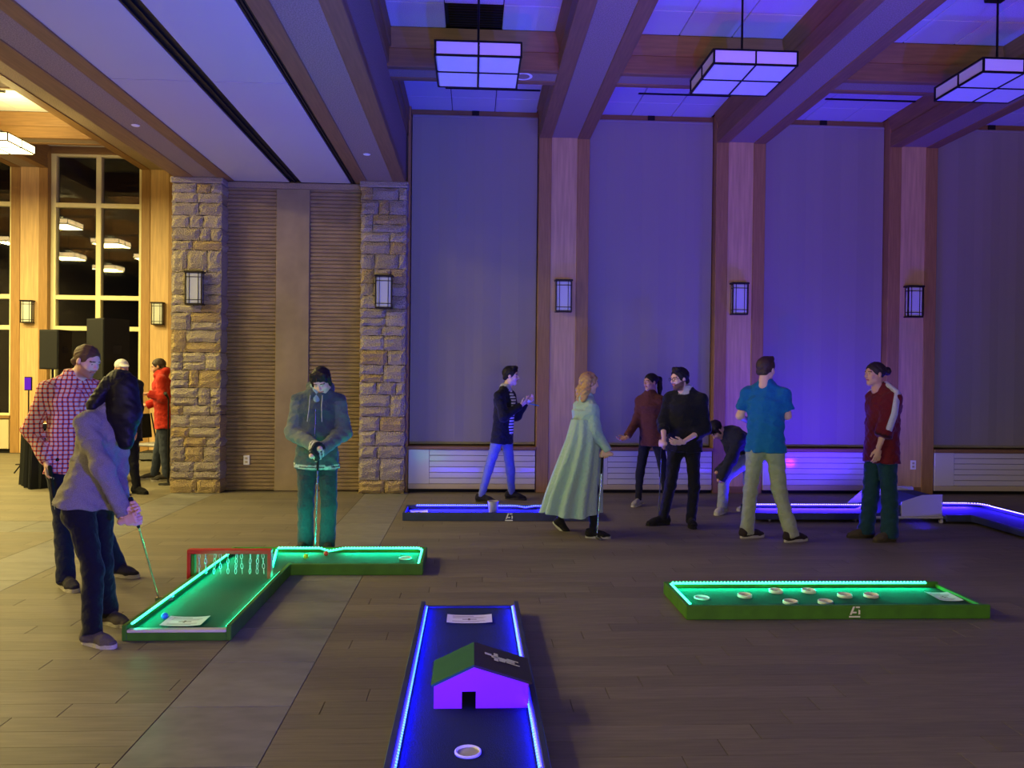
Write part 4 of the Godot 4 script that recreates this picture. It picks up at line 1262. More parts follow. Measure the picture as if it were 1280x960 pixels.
# ---------------------------------------------------------------- sound gear, stage lights, chair
func par_can(at: Vector3, to: Vector3, col: Color, label: String, stand := 0.0) -> void:
	var p := thing("stage_light", label, "stage light", Vector3(at.x, 0, at.z))
	var d := (to - at).normalized()
	var c := at - d * 0.14 - Vector3(at.x, 0, at.z)
	var m := MB.new()
	m.tube([c - d * 0.1, c - d * 0.06, c + d * 0.1], [0.05, 0.085, 0.09], 16)
	put(p, "housing", m, M.black_metal)
	var f := MB.new()
	f.tube([c + d * 0.101, c + d * 0.104], 0.08, 16)
	put(p, "lamp_lens", f, sm("lens_%d" % M.size(), Color(0.9, 0.9, 0.95), 0.2, {"glow": col, "power": 3.0}))
	var s := d.cross(Vector3.UP).normalized()
	for k in [-1.0, 1.0]:
		var y := MB.new()
		y.tube([c + s * k * 0.098, c + s * k * 0.105 + Vector3(0, -0.12, 0), Vector3(0, maxf(c.y - 0.17, 0.02), 0) + Vector3(c.x, 0, c.z)], 0.008, 6)
		put(p, "yoke", y, M.black_metal)
	if stand > 0.0:
		var q := MB.new()
		q.tube([Vector3(c.x, 0.25, c.z), Vector3(c.x, c.y - 0.16, c.z)], 0.016, 8)
		put(p, "pole", q, M.black_metal)
		for k in 3:
			var l := MB.new()
			var a := TAU * k / 3
			l.tube([Vector3(c.x, 0.35, c.z), Vector3(c.x + cos(a) * 0.4, 0.012, c.z + sin(a) * 0.4)], 0.011, 6)
			put(p, "leg", l, M.black_metal)
	else:
		put(p, "floor_plate", box_mb(Vector3(c.x - 0.1, 0, c.z - 0.1), Vector3(c.x + 0.1, 0.02, c.z + 0.1), 0.004), M.black_metal)

func speaker(at: Vector3, w: float, h: float, d: float, turn: float, label: String) -> void:
	var p := thing("loudspeaker", label, "loudspeaker", at, "", turn)
	var m := MB.new()
	m.prism([Vector2(-w / 2, 0), Vector2(w / 2, 0), Vector2(w * 0.33, -d), Vector2(-w * 0.33, -d)], Vector3.ZERO, Vector3.RIGHT, Vector3.BACK, Vector3(0, h, 0))
	put(p, "cabinet", m, M.speaker_black)
	put(p, "grille", box_mb(Vector3(-w / 2 + 0.012, 0.015, 0), Vector3(w / 2 - 0.012, h - 0.015, 0.012), 0.006), M.grille_cloth)
	for k in [-1.0, 1.0]: put(p, "handle", box_mb(Vector3(-0.012, h * 0.42, -d * 0.65), Vector3(0.012, h * 0.58, -d * 0.35), 0.006), M.rubber, Vector3(k * w * 0.42, 0, 0))
func speaker_stand(at: Vector3, h: float, label: String) -> void:
	var p := thing("speaker_stand", label, "speaker stand", at)
	var q := MB.new()
	q.tube([Vector3(0, 0.15, 0), Vector3(0, h, 0)], 0.018, 10)
	put(p, "pole", q, M.black_metal)
	var cl := MB.new()
	cl.lathe([Vector2(0.02, 0.75), Vector2(0.032, 0.76), Vector2(0.032, 0.83), Vector2(0.02, 0.84)], 12)
	put(p, "collar", cl, M.black_metal)
	for k in 3:
		var a := TAU * k / 3 + 0.5
		var l := MB.new()
		l.tube([Vector3(0, 0.78, 0), Vector3(cos(a) * 0.52, 0.015, sin(a) * 0.52)], 0.012, 6)
		put(p, "leg", l, M.black_metal)

func gear() -> void:
	sm("speaker_black", rgb(17, 17, 18), 0.7, {"bump": "speck", "depth": 0.05, "scale": Vector3(6, 6, 6)})
	sm("grille_cloth", rgb(20, 20, 21), 0.8, {"bump": "speck", "depth": 0.1, "scale": Vector3(10, 10, 10)})
	sm("black_cloth", rgb(20, 22, 22), 0.9, {"sheen": 0.2})
	par_can(PARS[0][0], PARS[0][1], PARS[0][2], "blue stage light lying on the floor beside the blue house course")
	par_can(PARS[1][0], PARS[1][1], PARS[1][2], "violet stage light on the floor aimed at the player in grey")
	par_can(PARS[2][0], PARS[2][1], PARS[2][2], "violet stage light on the floor behind the ramp, aimed at the shade")
	par_can(PARS[3][0], PARS[3][1], PARS[3][2], "red stage light on the floor near the blue house course")
	par_can(PARS[4][0], PARS[4][1], PARS[4][2], "blue stage light lying on the floor before the green cup course")
	par_can(PARS[5][0], PARS[5][1], PARS[5][2], "blue stage light on the floor at the open end of the blue house course")
	speaker_stand(Vector3(-6.76, 0, -13.1), 1.66, "black tripod stand under the smaller loudspeaker behind the plaid shirt")
	speaker(Vector3(-6.76, 1.66, -12.98), 0.37, 0.635, 0.34, -0.3, "smaller black loudspeaker on a tripod stand behind the plaid shirt")
	speaker_stand(Vector3(-6.07, 0, -13.35), 1.49, "black tripod stand under the large loudspeaker by the golden column")
	speaker(Vector3(-6.07, 1.49, -13.05), 0.5, 1.0, 0.48, -0.62, "large tall black loudspeaker in front of the dark window")
	# the music table under a pleated black cloth
	var L := Vector3(0.79, 0, -0.613)
	var B := Vector3(-0.613, 0, -0.79)
	var t := thing("skirted_table", "music table draped to the floor in a pleated black cloth", "table", Vector3(-6.05, 0, -11.17))
	var sk := MB.new()
	var pts := []
	for e in [[Vector3.ZERO, L * 1.15], [L * 1.15, L * 1.15 + B * 0.76], [L * 1.15 + B * 0.76, B * 0.76], [B * 0.76, Vector3.ZERO]]:
		for k in 40: pts.append(e[0].lerp(e[1], k / 40.0))
	var ctr: Vector3 = L * 0.575 + B * 0.38
	var n := pts.size()
	for k in n:
		var a: Vector3 = pts[k]
		var b: Vector3 = pts[(k + 1) % n]
		var oa: Vector3 = (a - ctr).normalized() * (0.02 * sin(k * 1.57) + 0.015 * sin(k * 0.6))
		var ob: Vector3 = (b - ctr).normalized() * (0.02 * sin((k + 1) % n * 1.57) + 0.015 * sin((k + 1) % n * 0.6))
		sk.quad(a + oa * 1.6 + Vector3(0, 0.005, 0), b + ob * 1.6 + Vector3(0, 0.005, 0), b + ob * 0.2 + Vector3(0, 0.75, 0), a + oa * 0.2 + Vector3(0, 0.75, 0))
	put(t, "skirt", sk, M.black_cloth)
	var tp := MB.new()
	tp.prism([Vector2(0, 0), Vector2(1.15, 0), Vector2(1.15, 0.76), Vector2(0, 0.76)], Vector3(0, 0.74, 0), L, B, Vector3(0, 0.022, 0))
	put(t, "table_top", tp, M.black_cloth)
	var bo := thing("metal_bowl", "shiny silver bowl on the corner of the black skirted table", "bowl", Vector3(-6.05, 0.762, -11.17) + L * 0.16 + B * 0.34)
	var bm := MB.new()
	bm.lathe([Vector2(0.0, 0.004), Vector2(0.06, 0.004), Vector2(0.11, 0.06), Vector2(0.13, 0.12), Vector2(0.135, 0.123), Vector2(0.122, 0.115), Vector2(0.1, 0.06), Vector2(0.05, 0.014), Vector2(0, 0.012)], 22)
	put(bo, "shell", bm, M.gunmetal)
	var lp := thing("laptop", "open laptop with a violet screen on the black skirted table", "laptop", Vector3(-6.05, 0.762, -11.17) + L * 0.7 + B * 0.4, "", 0.9)
	put(lp, "keyboard_base", box_mb(Vector3(-0.17, 0, -0.12), Vector3(0.17, 0.016, 0.12), 0.004), M.gunmetal)
	put(lp, "screen_lid", box_mb(Vector3(-0.17, 0, -0.006), Vector3(0.17, 0.23, 0.006), 0.004), M.gunmetal, Vector3(0, 0.014, -0.125), Basis(Vector3.RIGHT, -0.25))
	put(lp, "screen", box_mb(Vector3(-0.155, 0.015, 0.006), Vector3(0.155, 0.218, 0.008)), sm("screen_glow", Color(0.1, 0.05, 0.2), 0.3, {"glow": Color(0.4, 0.1, 1.0), "power": 0.8}), Vector3(0, 0.014, -0.125), Basis(Vector3.RIGHT, -0.25))
	var mo := thing("light_panel", "small violet glowing light panel on a pole behind the plaid shirt", "light", Vector3(-7.75, 0, -14.2))
	var po := MB.new()
	po.tube([Vector3(0, 0.02, -0.03), Vector3(0, 1.47, -0.03)], 0.012, 8)
	put(mo, "pole", po, M.black_metal)
	put(mo, "base", box_mb(Vector3(-0.14, 0, -0.16), Vector3(0.14, 0.02, 0.12), 0.005), M.black_metal)
	put(mo, "panel_case", box_mb(Vector3(-0.06, 1.29, -0.03), Vector3(0.065, 1.53, -0.001), 0.004), M.black_metal)
	put(mo, "lamp_face", box_mb(Vector3(-0.055, 1.305, 0), Vector3(0.055, 1.515, 0.004)), sm("panel_glow", Color(0.2, 0.05, 0.3), 0.3, {"glow": Color(0.3, 0.02, 0.75), "power": 0.9}))
	# a stacking chair and a microphone stand further back
	var ch := thing("banquet_chair", "black metal stacking chair with a pale seat in the lit hall", "chair", Vector3(-5.15, 0, -13.2), "", 1.15)
	put(ch, "seat", box_mb(Vector3(-0.22, 0.43, -0.21), Vector3(0.22, 0.48, 0.22), 0.02), M.grey_board)
	put(ch, "backrest", box_mb(Vector3(-0.2, 0.55, -0.015), Vector3(0.2, 0.95, 0.015), 0.012), M.speaker_black, Vector3(0, 0.0, -0.24), Basis(Vector3.RIGHT, -0.12))
	for sx in [-1.0, 1.0]:
		var fl := MB.new()
		fl.tube([Vector3(sx * 0.2, 0.43, 0.18), Vector3(sx * 0.22, 0.0, 0.24)], 0.012, 8)
		put(ch, "leg", fl, M.black_metal)
		var bl := MB.new()
		bl.tube([Vector3(sx * 0.2, 0.0, -0.28), Vector3(sx * 0.2, 0.44, -0.2), Vector3(sx * 0.2, 0.95, -0.33)], 0.012, 8)
		put(ch, "leg", bl, M.black_metal)
	var mi := thing("microphone_stand", "thin black microphone stand beside the stone pillar", "microphone stand", Vector3(-4.42, 0, -11.75))
	var mp := MB.new()
	mp.tube([Vector3(0, 0.02, 0), Vector3(0, 1.25, 0)], 0.011, 8)
	put(mi, "pole", mp, M.black_metal)
	var mbm := MB.new()
	mbm.lathe([Vector2(0, 0), Vector2(0.13, 0), Vector2(0.13, 0.012), Vector2(0.02, 0.025), Vector2(0.012, 0.06)], 20)
	put(mi, "base", mbm, M.black_metal)
	var mh := MB.new()
	mh.tube([Vector3(0, 1.25, 0), Vector3(0, 1.29, 0.06), Vector3(0, 1.33, 0.13)], [0.012, 0.018, 0.024], 10)
	put(mi, "microphone", mh, M.black_metal)
	var eq := thing("amplifier_case", "flat black amplifier case on the floor by the golden column", "amplifier", Vector3(-5.75, 0, -15.0))
	put(eq, "case", box_mb(Vector3(-0.35, 0.02, -0.2), Vector3(0.35, 0.17, 0.2), 0.012), M.speaker_black)
	put(eq, "front_panel", box_mb(Vector3(-0.33, 0.035, 0.2), Vector3(0.33, 0.155, 0.206)), M.gunmetal)
	for s in [-0.3, 0.3]: put(eq, "foot", box_mb(Vector3(s - 0.02, 0, -0.18), Vector3(s + 0.02, 0.02, 0.18)), M.rubber)
	var cb := MB.new()
	cb.tube([Vector3(0, 0.1, 0), Vector3(0.05, 0.4, -0.12), Vector3(0.18, 0.55, -0.3), Vector3(0.3, 0.35, -0.5), Vector3(0.36, 0.01, -0.62), Vector3(0.6, 0.008, -0.8)], 0.01, 6)
	put(eq, "cable", cb, M.rubber)

# ---------------------------------------------------------------- people
var head_mb: MB
var hands := {}
var shoe_upper: MB
var shoe_sole: MB
func body_templates() -> void:
	# head: face towards +z, crown up, origin in the middle of the skull
	var f := Field.new()
	f.k = 0.022
	f.ball(Vector3(0, 0.032, -0.014), Vector3(0.074, 0.084, 0.094))
	f.ball(Vector3(0, -0.028, 0.022), Vector3(0.060, 0.078, 0.066))
	f.cone(Vector3(-0.034, -0.06, 0.012), Vector3(0, -0.092, 0.056), 0.026, 0.021)
	f.cone(Vector3(0.034, -0.06, 0.012), Vector3(0, -0.092, 0.056), 0.026, 0.021)
	f.cone(Vector3(-0.036, 0.026, 0.068), Vector3(0.036, 0.026, 0.068), 0.013, 0.013)
	f.cone(Vector3(-0.04, -0.022, 0.058), Vector3(0.04, -0.022, 0.058), 0.017, 0.017)
	f.cone(Vector3(0, -0.05, -0.022), Vector3(0, -0.16, -0.034), 0.052, 0.056)
	for s in [-1.0, 1.0]: f.ball(Vector3(s * 0.031, 0.006, 0.093), Vector3(0.015, 0.010, 0.012), Color(1, 1, 1), true)
	head_mb = MB.new()
	f.mesh_into(head_mb, 0.0045)
	var g := Field.new()
	g.k = 0.008
	g.cone(Vector3(0, 0.018, 0.080), Vector3(0, -0.02, 0.1), 0.008, 0.0125)
	for s in [-1.0, 1.0]:
		g.cone(Vector3(s * 0.009, -0.022, 0.088), Vector3(s * 0.012, -0.024, 0.082), 0.009, 0.008)
		g.ball(Vector3(s * 0.076, -0.004, -0.008), Vector3(0.01, 0.03, 0.018))
	g.cone(Vector3(-0.019, -0.0555, 0.078), Vector3(0.019, -0.0555, 0.078), 0.0075, 0.0075)
	g.cone(Vector3(-0.006, -0.051, 0.083), Vector3(0.006, -0.051, 0.083), 0.007, 0.007)
	g.mesh_into(head_mb, 0.0036)
	for i in head_mb.v.size():
		var p := head_mb.v[i]
		var c := Color(1, 1, 1)
		if p.z > 0.06 and absf(p.x) > 0.012 and absf(p.x) < 0.052 and absf(p.y - 0.030 + absf(p.x) * 0.06) < 0.005: c = Color(0.16, 0.11, 0.08)
		if p.z > 0.066 and absf(p.x) < 0.025 and absf(p.y + 0.055) < 0.0085: c = Color(0.72, 0.40, 0.38)
		if p.z > 0.06 and Vector2(absf(p.x) - 0.031, (p.y - 0.006) * 1.7).length() < 0.0125:
			c = Color(1.05, 1.1, 1.15)
			if Vector2(absf(p.x) - 0.031, p.y - 0.006).length() < 0.0052: c = Color(0.10, 0.08, 0.07)
		head_mb.c[i] = c
	# right hands: wrist at the origin, fingers +y, palm +z, thumb +x
	for kind in ["relaxed", "grip"]:
		var h := Field.new()
		h.k = 0.007
		h.cone(Vector3(0, -0.02, 0), Vector3(0, 0.02, 0), 0.024, 0.02)
		h.cone(Vector3(0, 0.02, 0), Vector3(0, 0.078, 0.002), 0.0155, 0.013, Color(1, 1, 1), 0, Vector3.RIGHT, 2.5)
		var bends: Array = [[0.3, 0.45, 0.35]] if kind == "relaxed" else [[1.15, 1.5, 0.9]]
		var xs := [0.030, 0.0105, -0.009, -0.028]
		var ls := [0.072, 0.08, 0.074, 0.058]
		for q in 4:
			var at := Vector3(xs[q], 0.084 - 0.004 * absf(q - 1.2), 0.002)
			var ang := 0.0
			var r := 0.0092
			for s in 3:
				ang += bends[0][s] * (1.0 + 0.08 * q)
				var len: float = ls[q] * [0.46, 0.30, 0.24][s]
				var to := at + Vector3((xs[q]) * 0.08, cos(ang) * len, sin(ang) * len)
				h.cone(at, to, r, r - 0.0009)
				at = to
				r -= 0.0009
		if kind == "relaxed":
			h.cone(Vector3(0.022, 0.02, 0.006), Vector3(0.046, 0.052, 0.018), 0.0145, 0.0105)
			h.cone(Vector3(0.046, 0.052, 0.018), Vector3(0.052, 0.085, 0.03), 0.0103, 0.0085)
		else:
			h.cone(Vector3(0.022, 0.02, 0.008), Vector3(0.046, 0.05, 0.028), 0.0145, 0.0108)
			h.cone(Vector3(0.046, 0.05, 0.028), Vector3(0.052, 0.072, 0.05), 0.0103, 0.0085)
		var mb := MB.new()
		h.mesh_into(mb, 0.0042)
		hands[kind] = mb
	# a low shoe: heel under the origin, toe +z
	var u := Field.new()
	u.k = 0.03
	u.low = 0.018
	u.cone(Vector3(0, 0.045, -0.045), Vector3(0, 0.038, 0.12), 0.04, 0.03, Color(1, 1, 1), 0, Vector3.RIGHT, 1.15)
	u.cone(Vector3(0, 0.03, 0.12), Vector3(0, 0.028, 0.17), 0.036, 0.026, Color(1, 1, 1), 0, Vector3.RIGHT, 1.3)
	u.cone(Vector3(0, 0.06, -0.03), Vector3(0, 0.105, -0.035), 0.042, 0.04, Color(1, 1, 1), 2)
	u.cone(Vector3(0, 0.085, 0.0), Vector3(0, 0.05, 0.09), 0.03, 0.03)
	shoe_upper = MB.new()
	u.mesh_into(shoe_upper, 0.008)
	shoe_sole = MB.new()
	var out := []
	for k in 28:
		var a := TAU * k / 28
		var z := 0.06 - cos(a) * 0.142
		var w := 0.046 * pow(absf(sin(a)), 0.7) * (0.82 + 0.24 * smoothstep(-0.05, 0.14, z) - 0.1 * exp(-pow((z - 0.03) / 0.04, 2)))
		out.append(Vector2((w if sin(a) > 0 else -w), -z))
	shoe_sole.prism(out, Vector3.ZERO, Vector3.RIGHT, Vector3.FORWARD, Vector3(0, 0.026, 0))

func cloth_part(parent: Node3D, called: String, f: Field, cell: float, mat: Material) -> MeshInstance3D:
	var mb := MB.new()
	f.mesh_into(mb, cell)
	return put(parent, called, mb, mat)

func hair_field(f: Field, style: String) -> void:   # in the head's own axes
	f.k = 0.02
	f.wob = 0.0025
	f.wobf = 95.0
	match style:
		"short", "quiff", "cropped":
			var g := 0.011 if style != "cropped" else 0.005
			f.ball(Vector3(0, 0.04, -0.018), Vector3(0.075 + g, 0.084 + g, 0.096 + g))
			if style != "cropped": f.cone(Vector3(-0.04, 0.115, 0.03), Vector3(0.045, 0.11, 0.045), 0.024, 0.03)
			f.ball(Vector3(0, -0.03, 0.118), Vector3(0.108, 0.112, 0.108) if style == "cropped" else Vector3(0.105, 0.105, 0.105), Color(1, 1, 1), true)
			f.ball(Vector3(0, -0.155, 0.0), Vector3(0.13, 0.085, 0.14), Color(1, 1, 1), true)
			f.cone(Vector3(-0.035, -0.03, -0.075), Vector3(0.035, -0.03, -0.075), 0.03, 0.03)
		"mop":   # thick hair falling over the brow
			f.ball(Vector3(0, 0.045, -0.02), Vector3(0.086, 0.089, 0.102))
			f.k = 0.012
			for q in [[-0.06, 0.035], [-0.04, 0.062], [-0.018, 0.046], [0.004, 0.068], [0.026, 0.05], [0.048, 0.06], [0.066, 0.03]]:
				f.cone(Vector3(q[0] * 0.9, 0.105, 0.05), Vector3(q[0] * 1.1 - 0.006, q[1], 0.097 - absf(q[0]) * 0.35), 0.02, 0.006)
			for s in [-1.0, 1.0]: f.cone(Vector3(s * 0.075, 0.05, 0.0), Vector3(s * 0.082, -0.03, 0.02), 0.024, 0.014)
			f.ball(Vector3(0, -0.055, 0.11), Vector3(0.078, 0.115, 0.09), Color(1, 1, 1), true)
			f.ball(Vector3(0, -0.16, 0.0), Vector3(0.12, 0.1, 0.14), Color(1, 1, 1), true)
		"ponytail", "bun":
			f.ball(Vector3(0, 0.04, -0.02), Vector3(0.083, 0.09, 0.104))
			f.ball(Vector3(0, -0.045, 0.112), Vector3(0.1, 0.112, 0.105), Color(1, 1, 1), true)
			f.ball(Vector3(0, -0.13, 0.02), Vector3(0.12, 0.085, 0.13), Color(1, 1, 1), true)
			if style == "bun":
				f.ball(Vector3(0, 0.035, -0.145), Vector3(0.042, 0.044, 0.04))
			else:
				f.cone(Vector3(0, 0.06, -0.11), Vector3(0.0, 0.04, -0.165), 0.03, 0.035)
				f.cone(Vector3(0.0, 0.04, -0.165), Vector3(0.01, -0.09, -0.16), 0.036, 0.034)
				f.cone(Vector3(0.01, -0.09, -0.16), Vector3(0.03, -0.24, -0.13), 0.034, 0.014)
		"wavy":
			f.k = 0.03
			f.wob = 0.008
			f.wobf = 60.0
			f.ball(Vector3(0, 0.035, -0.02), Vector3(0.09, 0.094, 0.108))
			for s in [-1.0, -0.4, 0.4, 1.0]:
				f.cone(Vector3(s * 0.07, 0.03, -0.05), Vector3(s * 0.095, -0.09, -0.07), 0.04, 0.045)
				f.cone(Vector3(s * 0.095, -0.09, -0.07), Vector3(s * 0.085, -0.20, -0.085), 0.042, 0.024)
			f.ball(Vector3(0, -0.05, 0.115), Vector3(0.085, 0.112, 0.1), Color(1, 1, 1), true)
		"long":
			f.k = 0.03
			f.wob = 0.004
			f.wobf = 70.0
			f.ball(Vector3(0, 0.03, -0.015), Vector3(0.092, 0.098, 0.112))
			for s in [-1.0, -0.5, 0.0, 0.5, 1.0]:
				f.cone(Vector3(s * 0.06, 0.0, -0.07), Vector3(s * 0.085, -0.16, -0.06), 0.042, 0.044)
		"cap":
			f.ball(Vector3(0, 0.05, -0.012), Vector3(0.085, 0.082, 0.103))
			f.cone(Vector3(-0.04, 0.055, 0.09), Vector3(0.04, 0.055, 0.09), 0.012, 0.012)
			f.cone(Vector3(0, 0.05, 0.1), Vector3(0, 0.04, 0.15), 0.012, 0.008, Color(1, 1, 1), 0, Vector3.RIGHT, 5.5)
			f.ball(Vector3(0, -0.085, 0.02), Vector3(0.13, 0.115, 0.14), Color(1, 1, 1), true)
			f.wob = 0.0

func person(s: Dictionary) -> Dictionary:
	var sc: float = s.get("sc", 1.0)
	var fem: bool = s.get("f", false)
	var at: Vector3 = s.at
	var o := thing("person", s.label, "person", at)
	var N: Vector3 = s.n
	var P: Vector3 = s.p
	var th: float = s.th
	var l := Vector3(cos(th), 0, -sin(th))
	var fw := Vector3(sin(th), 0, cos(th))
	var up := (N - P).normalized()
	var hw := (0.158 if fem else 0.182) * sc
	var sh := [N - up * 0.125 * sc + l * hw, N - up * 0.125 * sc - l * hw]
	var hp := [P - up * 0.02 + l * 0.088 * sc, P - up * 0.02 - l * 0.088 * sc]
	var el: Array = s.elbow
	var wr: Array = s.wrist.duplicate()
	var kn: Array = s.knee
	var an: Array = s.ankle
	# hands: a grip closes round the shaft; a relaxed hand follows the forearm
	var hand_x := []
	for i in 2:
		var hd: Dictionary = s.hand[i]
		var sgn := -1.0 if i == 0 else 1.0   # left hands mirror the right-hand template
		if hd.has("t"):
			var T: Vector3 = hd.t.normalized()
			var Z: Vector3 = (hd.z - T * hd.z.dot(T)).normalized()
			var Y := Z.cross(T) if i == 1 else T.cross(Z)
			wr[i] = hd.g - (Y * 0.068 + Z * 0.030) * sc
			hand_x.append([Transform3D(Basis(T, Y, Z).scaled_local(Vector3(sc, sc, sc)), wr[i]), "grip"])
		else:
			var Y2: Vector3 = hd.get("d", wr[i] - el[i]).normalized()
			var hz: Vector3 = hd.get("z", l * (-1.0 if i == 0 else 1.0))
			var Z2 := (hz - Y2 * hz.dot(Y2)).normalized()
			var X2 := Y2.cross(Z2) * (1.0 if i == 1 else -1.0)
			hand_x.append([Transform3D(Basis(X2, Y2, Z2).scaled_local(Vector3(sc, sc, sc)), wr[i]), "relaxed"])
	var H := Transform3D(Basis(Vector3.UP, s.head[1]) * Basis(Vector3.RIGHT, s.head[2]) * Basis(Vector3.BACK, s.head[3]), s.head[0])
	var hs: float = sc * (0.95 if fem else 1.0)
	H.basis = H.basis.scaled_local(Vector3(hs, hs, hs))
	# the body: one skin from head to ankles
	var b := Field.new()
	b.k = 0.035
	var C := P.lerp(N, 0.70)
	var W := P.lerp(N, 0.34)
	b.cone(N - up * 0.11, C, 0.055 * sc, 0.095 * sc, Color(1, 1, 1), 0, l, 1.5)
	b.cone(C, W, 0.095 * sc, 0.085 * sc, Color(1, 1, 1), 0, l, 1.4)
	b.cone(W, P, 0.085 * sc, 0.095 * sc, Color(1, 1, 1), 0, l, 1.45)
	b.cone(N - up * 0.05, H * Vector3(0, -0.09, -0.028), 0.058 * sc, 0.052 * sc)
	for i in 2:
		b.cone(N - up * 0.04, sh[i], 0.045 * sc, 0.05 * sc)
		b.cone(sh[i], el[i], 0.047 * sc, 0.037 * sc)
		b.cone(el[i], wr[i], 0.038 * sc, 0.024 * sc)
		b.cone(hp[i], kn[i], 0.075 * sc, 0.05 * sc)
		b.cone(kn[i], an[i], 0.05 * sc, 0.034 * sc)
	var mb := MB.new()
	b.mesh_into(mb, 0.017)
	mb.add(head_mb, H)
	if s.has("beard"):
		for i in range(mb.v.size() - head_mb.v.size(), mb.v.size()):
			var p := H.affine_inverse() * mb.v[i]
			var line := lerpf(-0.008, -0.046, clampf(p.z / 0.085, 0.0, 1.0))
			var w := smoothstep(0.0, 0.014, line - p.y) * smoothstep(-0.135, -0.118, p.y) * smoothstep(-0.03, -0.005, p.z + 0.2 * (p.y + 0.06))
			if p.z > 0.05 and absf(p.x) < 0.032 and absf(p.y + 0.042) < 0.006: w = 0.9
			if p.z > 0.066 and absf(p.x) < 0.021 and absf(p.y + 0.056) < 0.007: w = 0.0
			mb.c[i] = mb.c[i].lerp(mb.c[i] * s.beard, w)
	for x in hand_x: mb.add(hands[x[1]], x[0])
	var skin := "skin_%d" % int(s.get("tone", 0))
	var body := put(o, "body", mb, M[skin])
	# clothes
	var cell: float = s.get("cell", 0.013)
	var t: Dictionary = s.top
	var tf := Field.new()
	tf.k = t.get("k", 0.045)
	tf.wob = t.get("wob", 0.004)
	tf.wobf = 34.0
	var off: float = t.get("off", 0.014)
	var tc: Color = paint(t.c)
	var hem: float = t.get("hem", 0.06) + s.get("hemx", 0.0)
	var bw: float = t.get("wide", 1.0)
	tf.cone(N - up * 0.14, C, (0.058 * sc + off), 0.106 * sc * bw + off, tc, 0, l, 1.46)
	tf.cone(C, W, 0.106 * sc * bw + off, 0.098 * sc * bw + off, tc, 0, l, 1.42)
	var hi := tf.cone(W, P - up * hem - fw * 0.006, 0.098 * sc * bw + off, (0.12 * sc + t.get("flare", 0.0)) * bw + off, tc, 2, l, 1.46)
	if t.has("hemband"): tf.bands[hi] = t.hemband
	tf.cone(N - up * 0.055, N + up * 0.03 + fw * 0.004, 0.066 * sc + off * 0.5, 0.056 * sc + off * 0.3, paint(t.get("collar", t.c)), 2)
	for i in 2:
		tf.cone(N - up * 0.03, sh[i] + up * 0.01, 0.045 * sc + off * 0.6, 0.044 * sc + off * 0.7, tc)
		var sl: float = t.get("sleeve", 1.0)   # 1 to the wrist, 0.5 to the elbow
		var sc2: Color = paint(t.get("sc", t.c))
		if sl > 0.5:
			tf.cone(sh[i], el[i], 0.046 * sc + off * 0.7, 0.042 * sc + off, sc2)
			var e2: Vector3 = el[i].lerp(wr[i], (sl - 0.5) * 2.0)
			var ci := tf.cone(el[i], e2, 0.042 * sc + off, lerpf(0.042, 0.031, (sl - 0.5) * 2.0) * sc + off, sc2, 2)
			if t.has("cuff"): tf.bands[ci] = t.cuff
		else:
			tf.cone(sh[i], sh[i].lerp(el[i], sl * 2.0), 0.047 * sc + off * 0.7, 0.05 * sc + off * 1.4, sc2, 2)
	if t.get("hood", false):
		tf.cone(N + up * 0.01 - fw * 0.075 + l * 0.07, N + up * 0.02 - fw * 0.075 - l * 0.07, 0.05, 0.05, tc)
		for q in [-1.0, 1.0]: tf.cone(N + up * 0.01 - fw * 0.06 + l * 0.085 * q, N - up * 0.05 + fw * 0.085 + l * 0.045 * q, 0.036, 0.028, tc)
	var top := cloth_part(o, t.name, tf, cell, M[t.get("mat", "cloth")])
	if s.has("bottom"):
		var q: Dictionary = s.bottom
		var bf := Field.new()
		bf.k = 0.03
		bf.wob = q.get("wob", 0.004)
		bf.wobf = 30.0
		var bc: Color = paint(q.c)
		var bo: float = q.get("off", 0.01)
		bf.cone(P + up * 0.07, P - up * 0.02, 0.088 * sc + bo, 0.1 * sc + bo, bc, 4, l, 1.45)
		for i in 2:
			bf.cone(hp[i] - fw * 0.006, hp[i] - Vector3(0, 0.09, 0) - fw * 0.014, 0.08 * sc + bo, 0.078 * sc + bo, bc)
			bf.cone(hp[i], kn[i], 0.082 * sc + bo, 0.056 * sc + bo, bc)
			bf.cone(kn[i], an[i] + (an[i] - kn[i]).normalized() * q.get("drop", 0.03), 0.056 * sc + bo, q.get("ankle", 0.048) * sc + bo, bc, 2)
		cloth_part(o, q.get("name", "trousers"), bf, cell, M.cloth)
	# shoes
	for i in 2:
		var fy: float = s.foot[i]
		var tilt: float = s.get("tilt", [0.0, 0.0])[i]
		var fb := Basis(Vector3.UP, fy) * Basis(Vector3.RIGHT, tilt)
		fb = fb.scaled_local(Vector3(sc, sc, sc) * (0.95 if fem else 1.05))
		var base: Vector3 = Vector3(an[i].x, 0.0, an[i].z) if tilt == 0.0 else an[i] - fb * Vector3(0, 0.085, -0.03)
		var up2 := MB.new()
		up2.add(shoe_upper, Transform3D(fb, base))
		var so := MB.new()
		so.add(shoe_sole, Transform3D(fb, base))
		var shn := put(o, "shoe", up2, colour(s.shoe[0]))
		put(shn, "sole", so, colour(s.shoe[1]))
	# hair
	if s.has("hair"):
		var hf := Field.new()
		hair_field(hf, s.hair[0])
		var hm := MB.new()
		hf.mesh_into(hm, 0.008)
		var hx := MB.new()
		hx.add(hm, H)
		put(o, "cap" if s.hair[0] == "cap" else "hair", hx, colour(s.hair[1], "hairmat"))
	return {"node": o, "H": H, "N": N, "P": P, "up": up, "l": l, "fw": fw, "sh": sh, "el": el, "wr": wr, "kn": kn, "hp": hp, "C": C, "W": W, "body": body, "top": top}

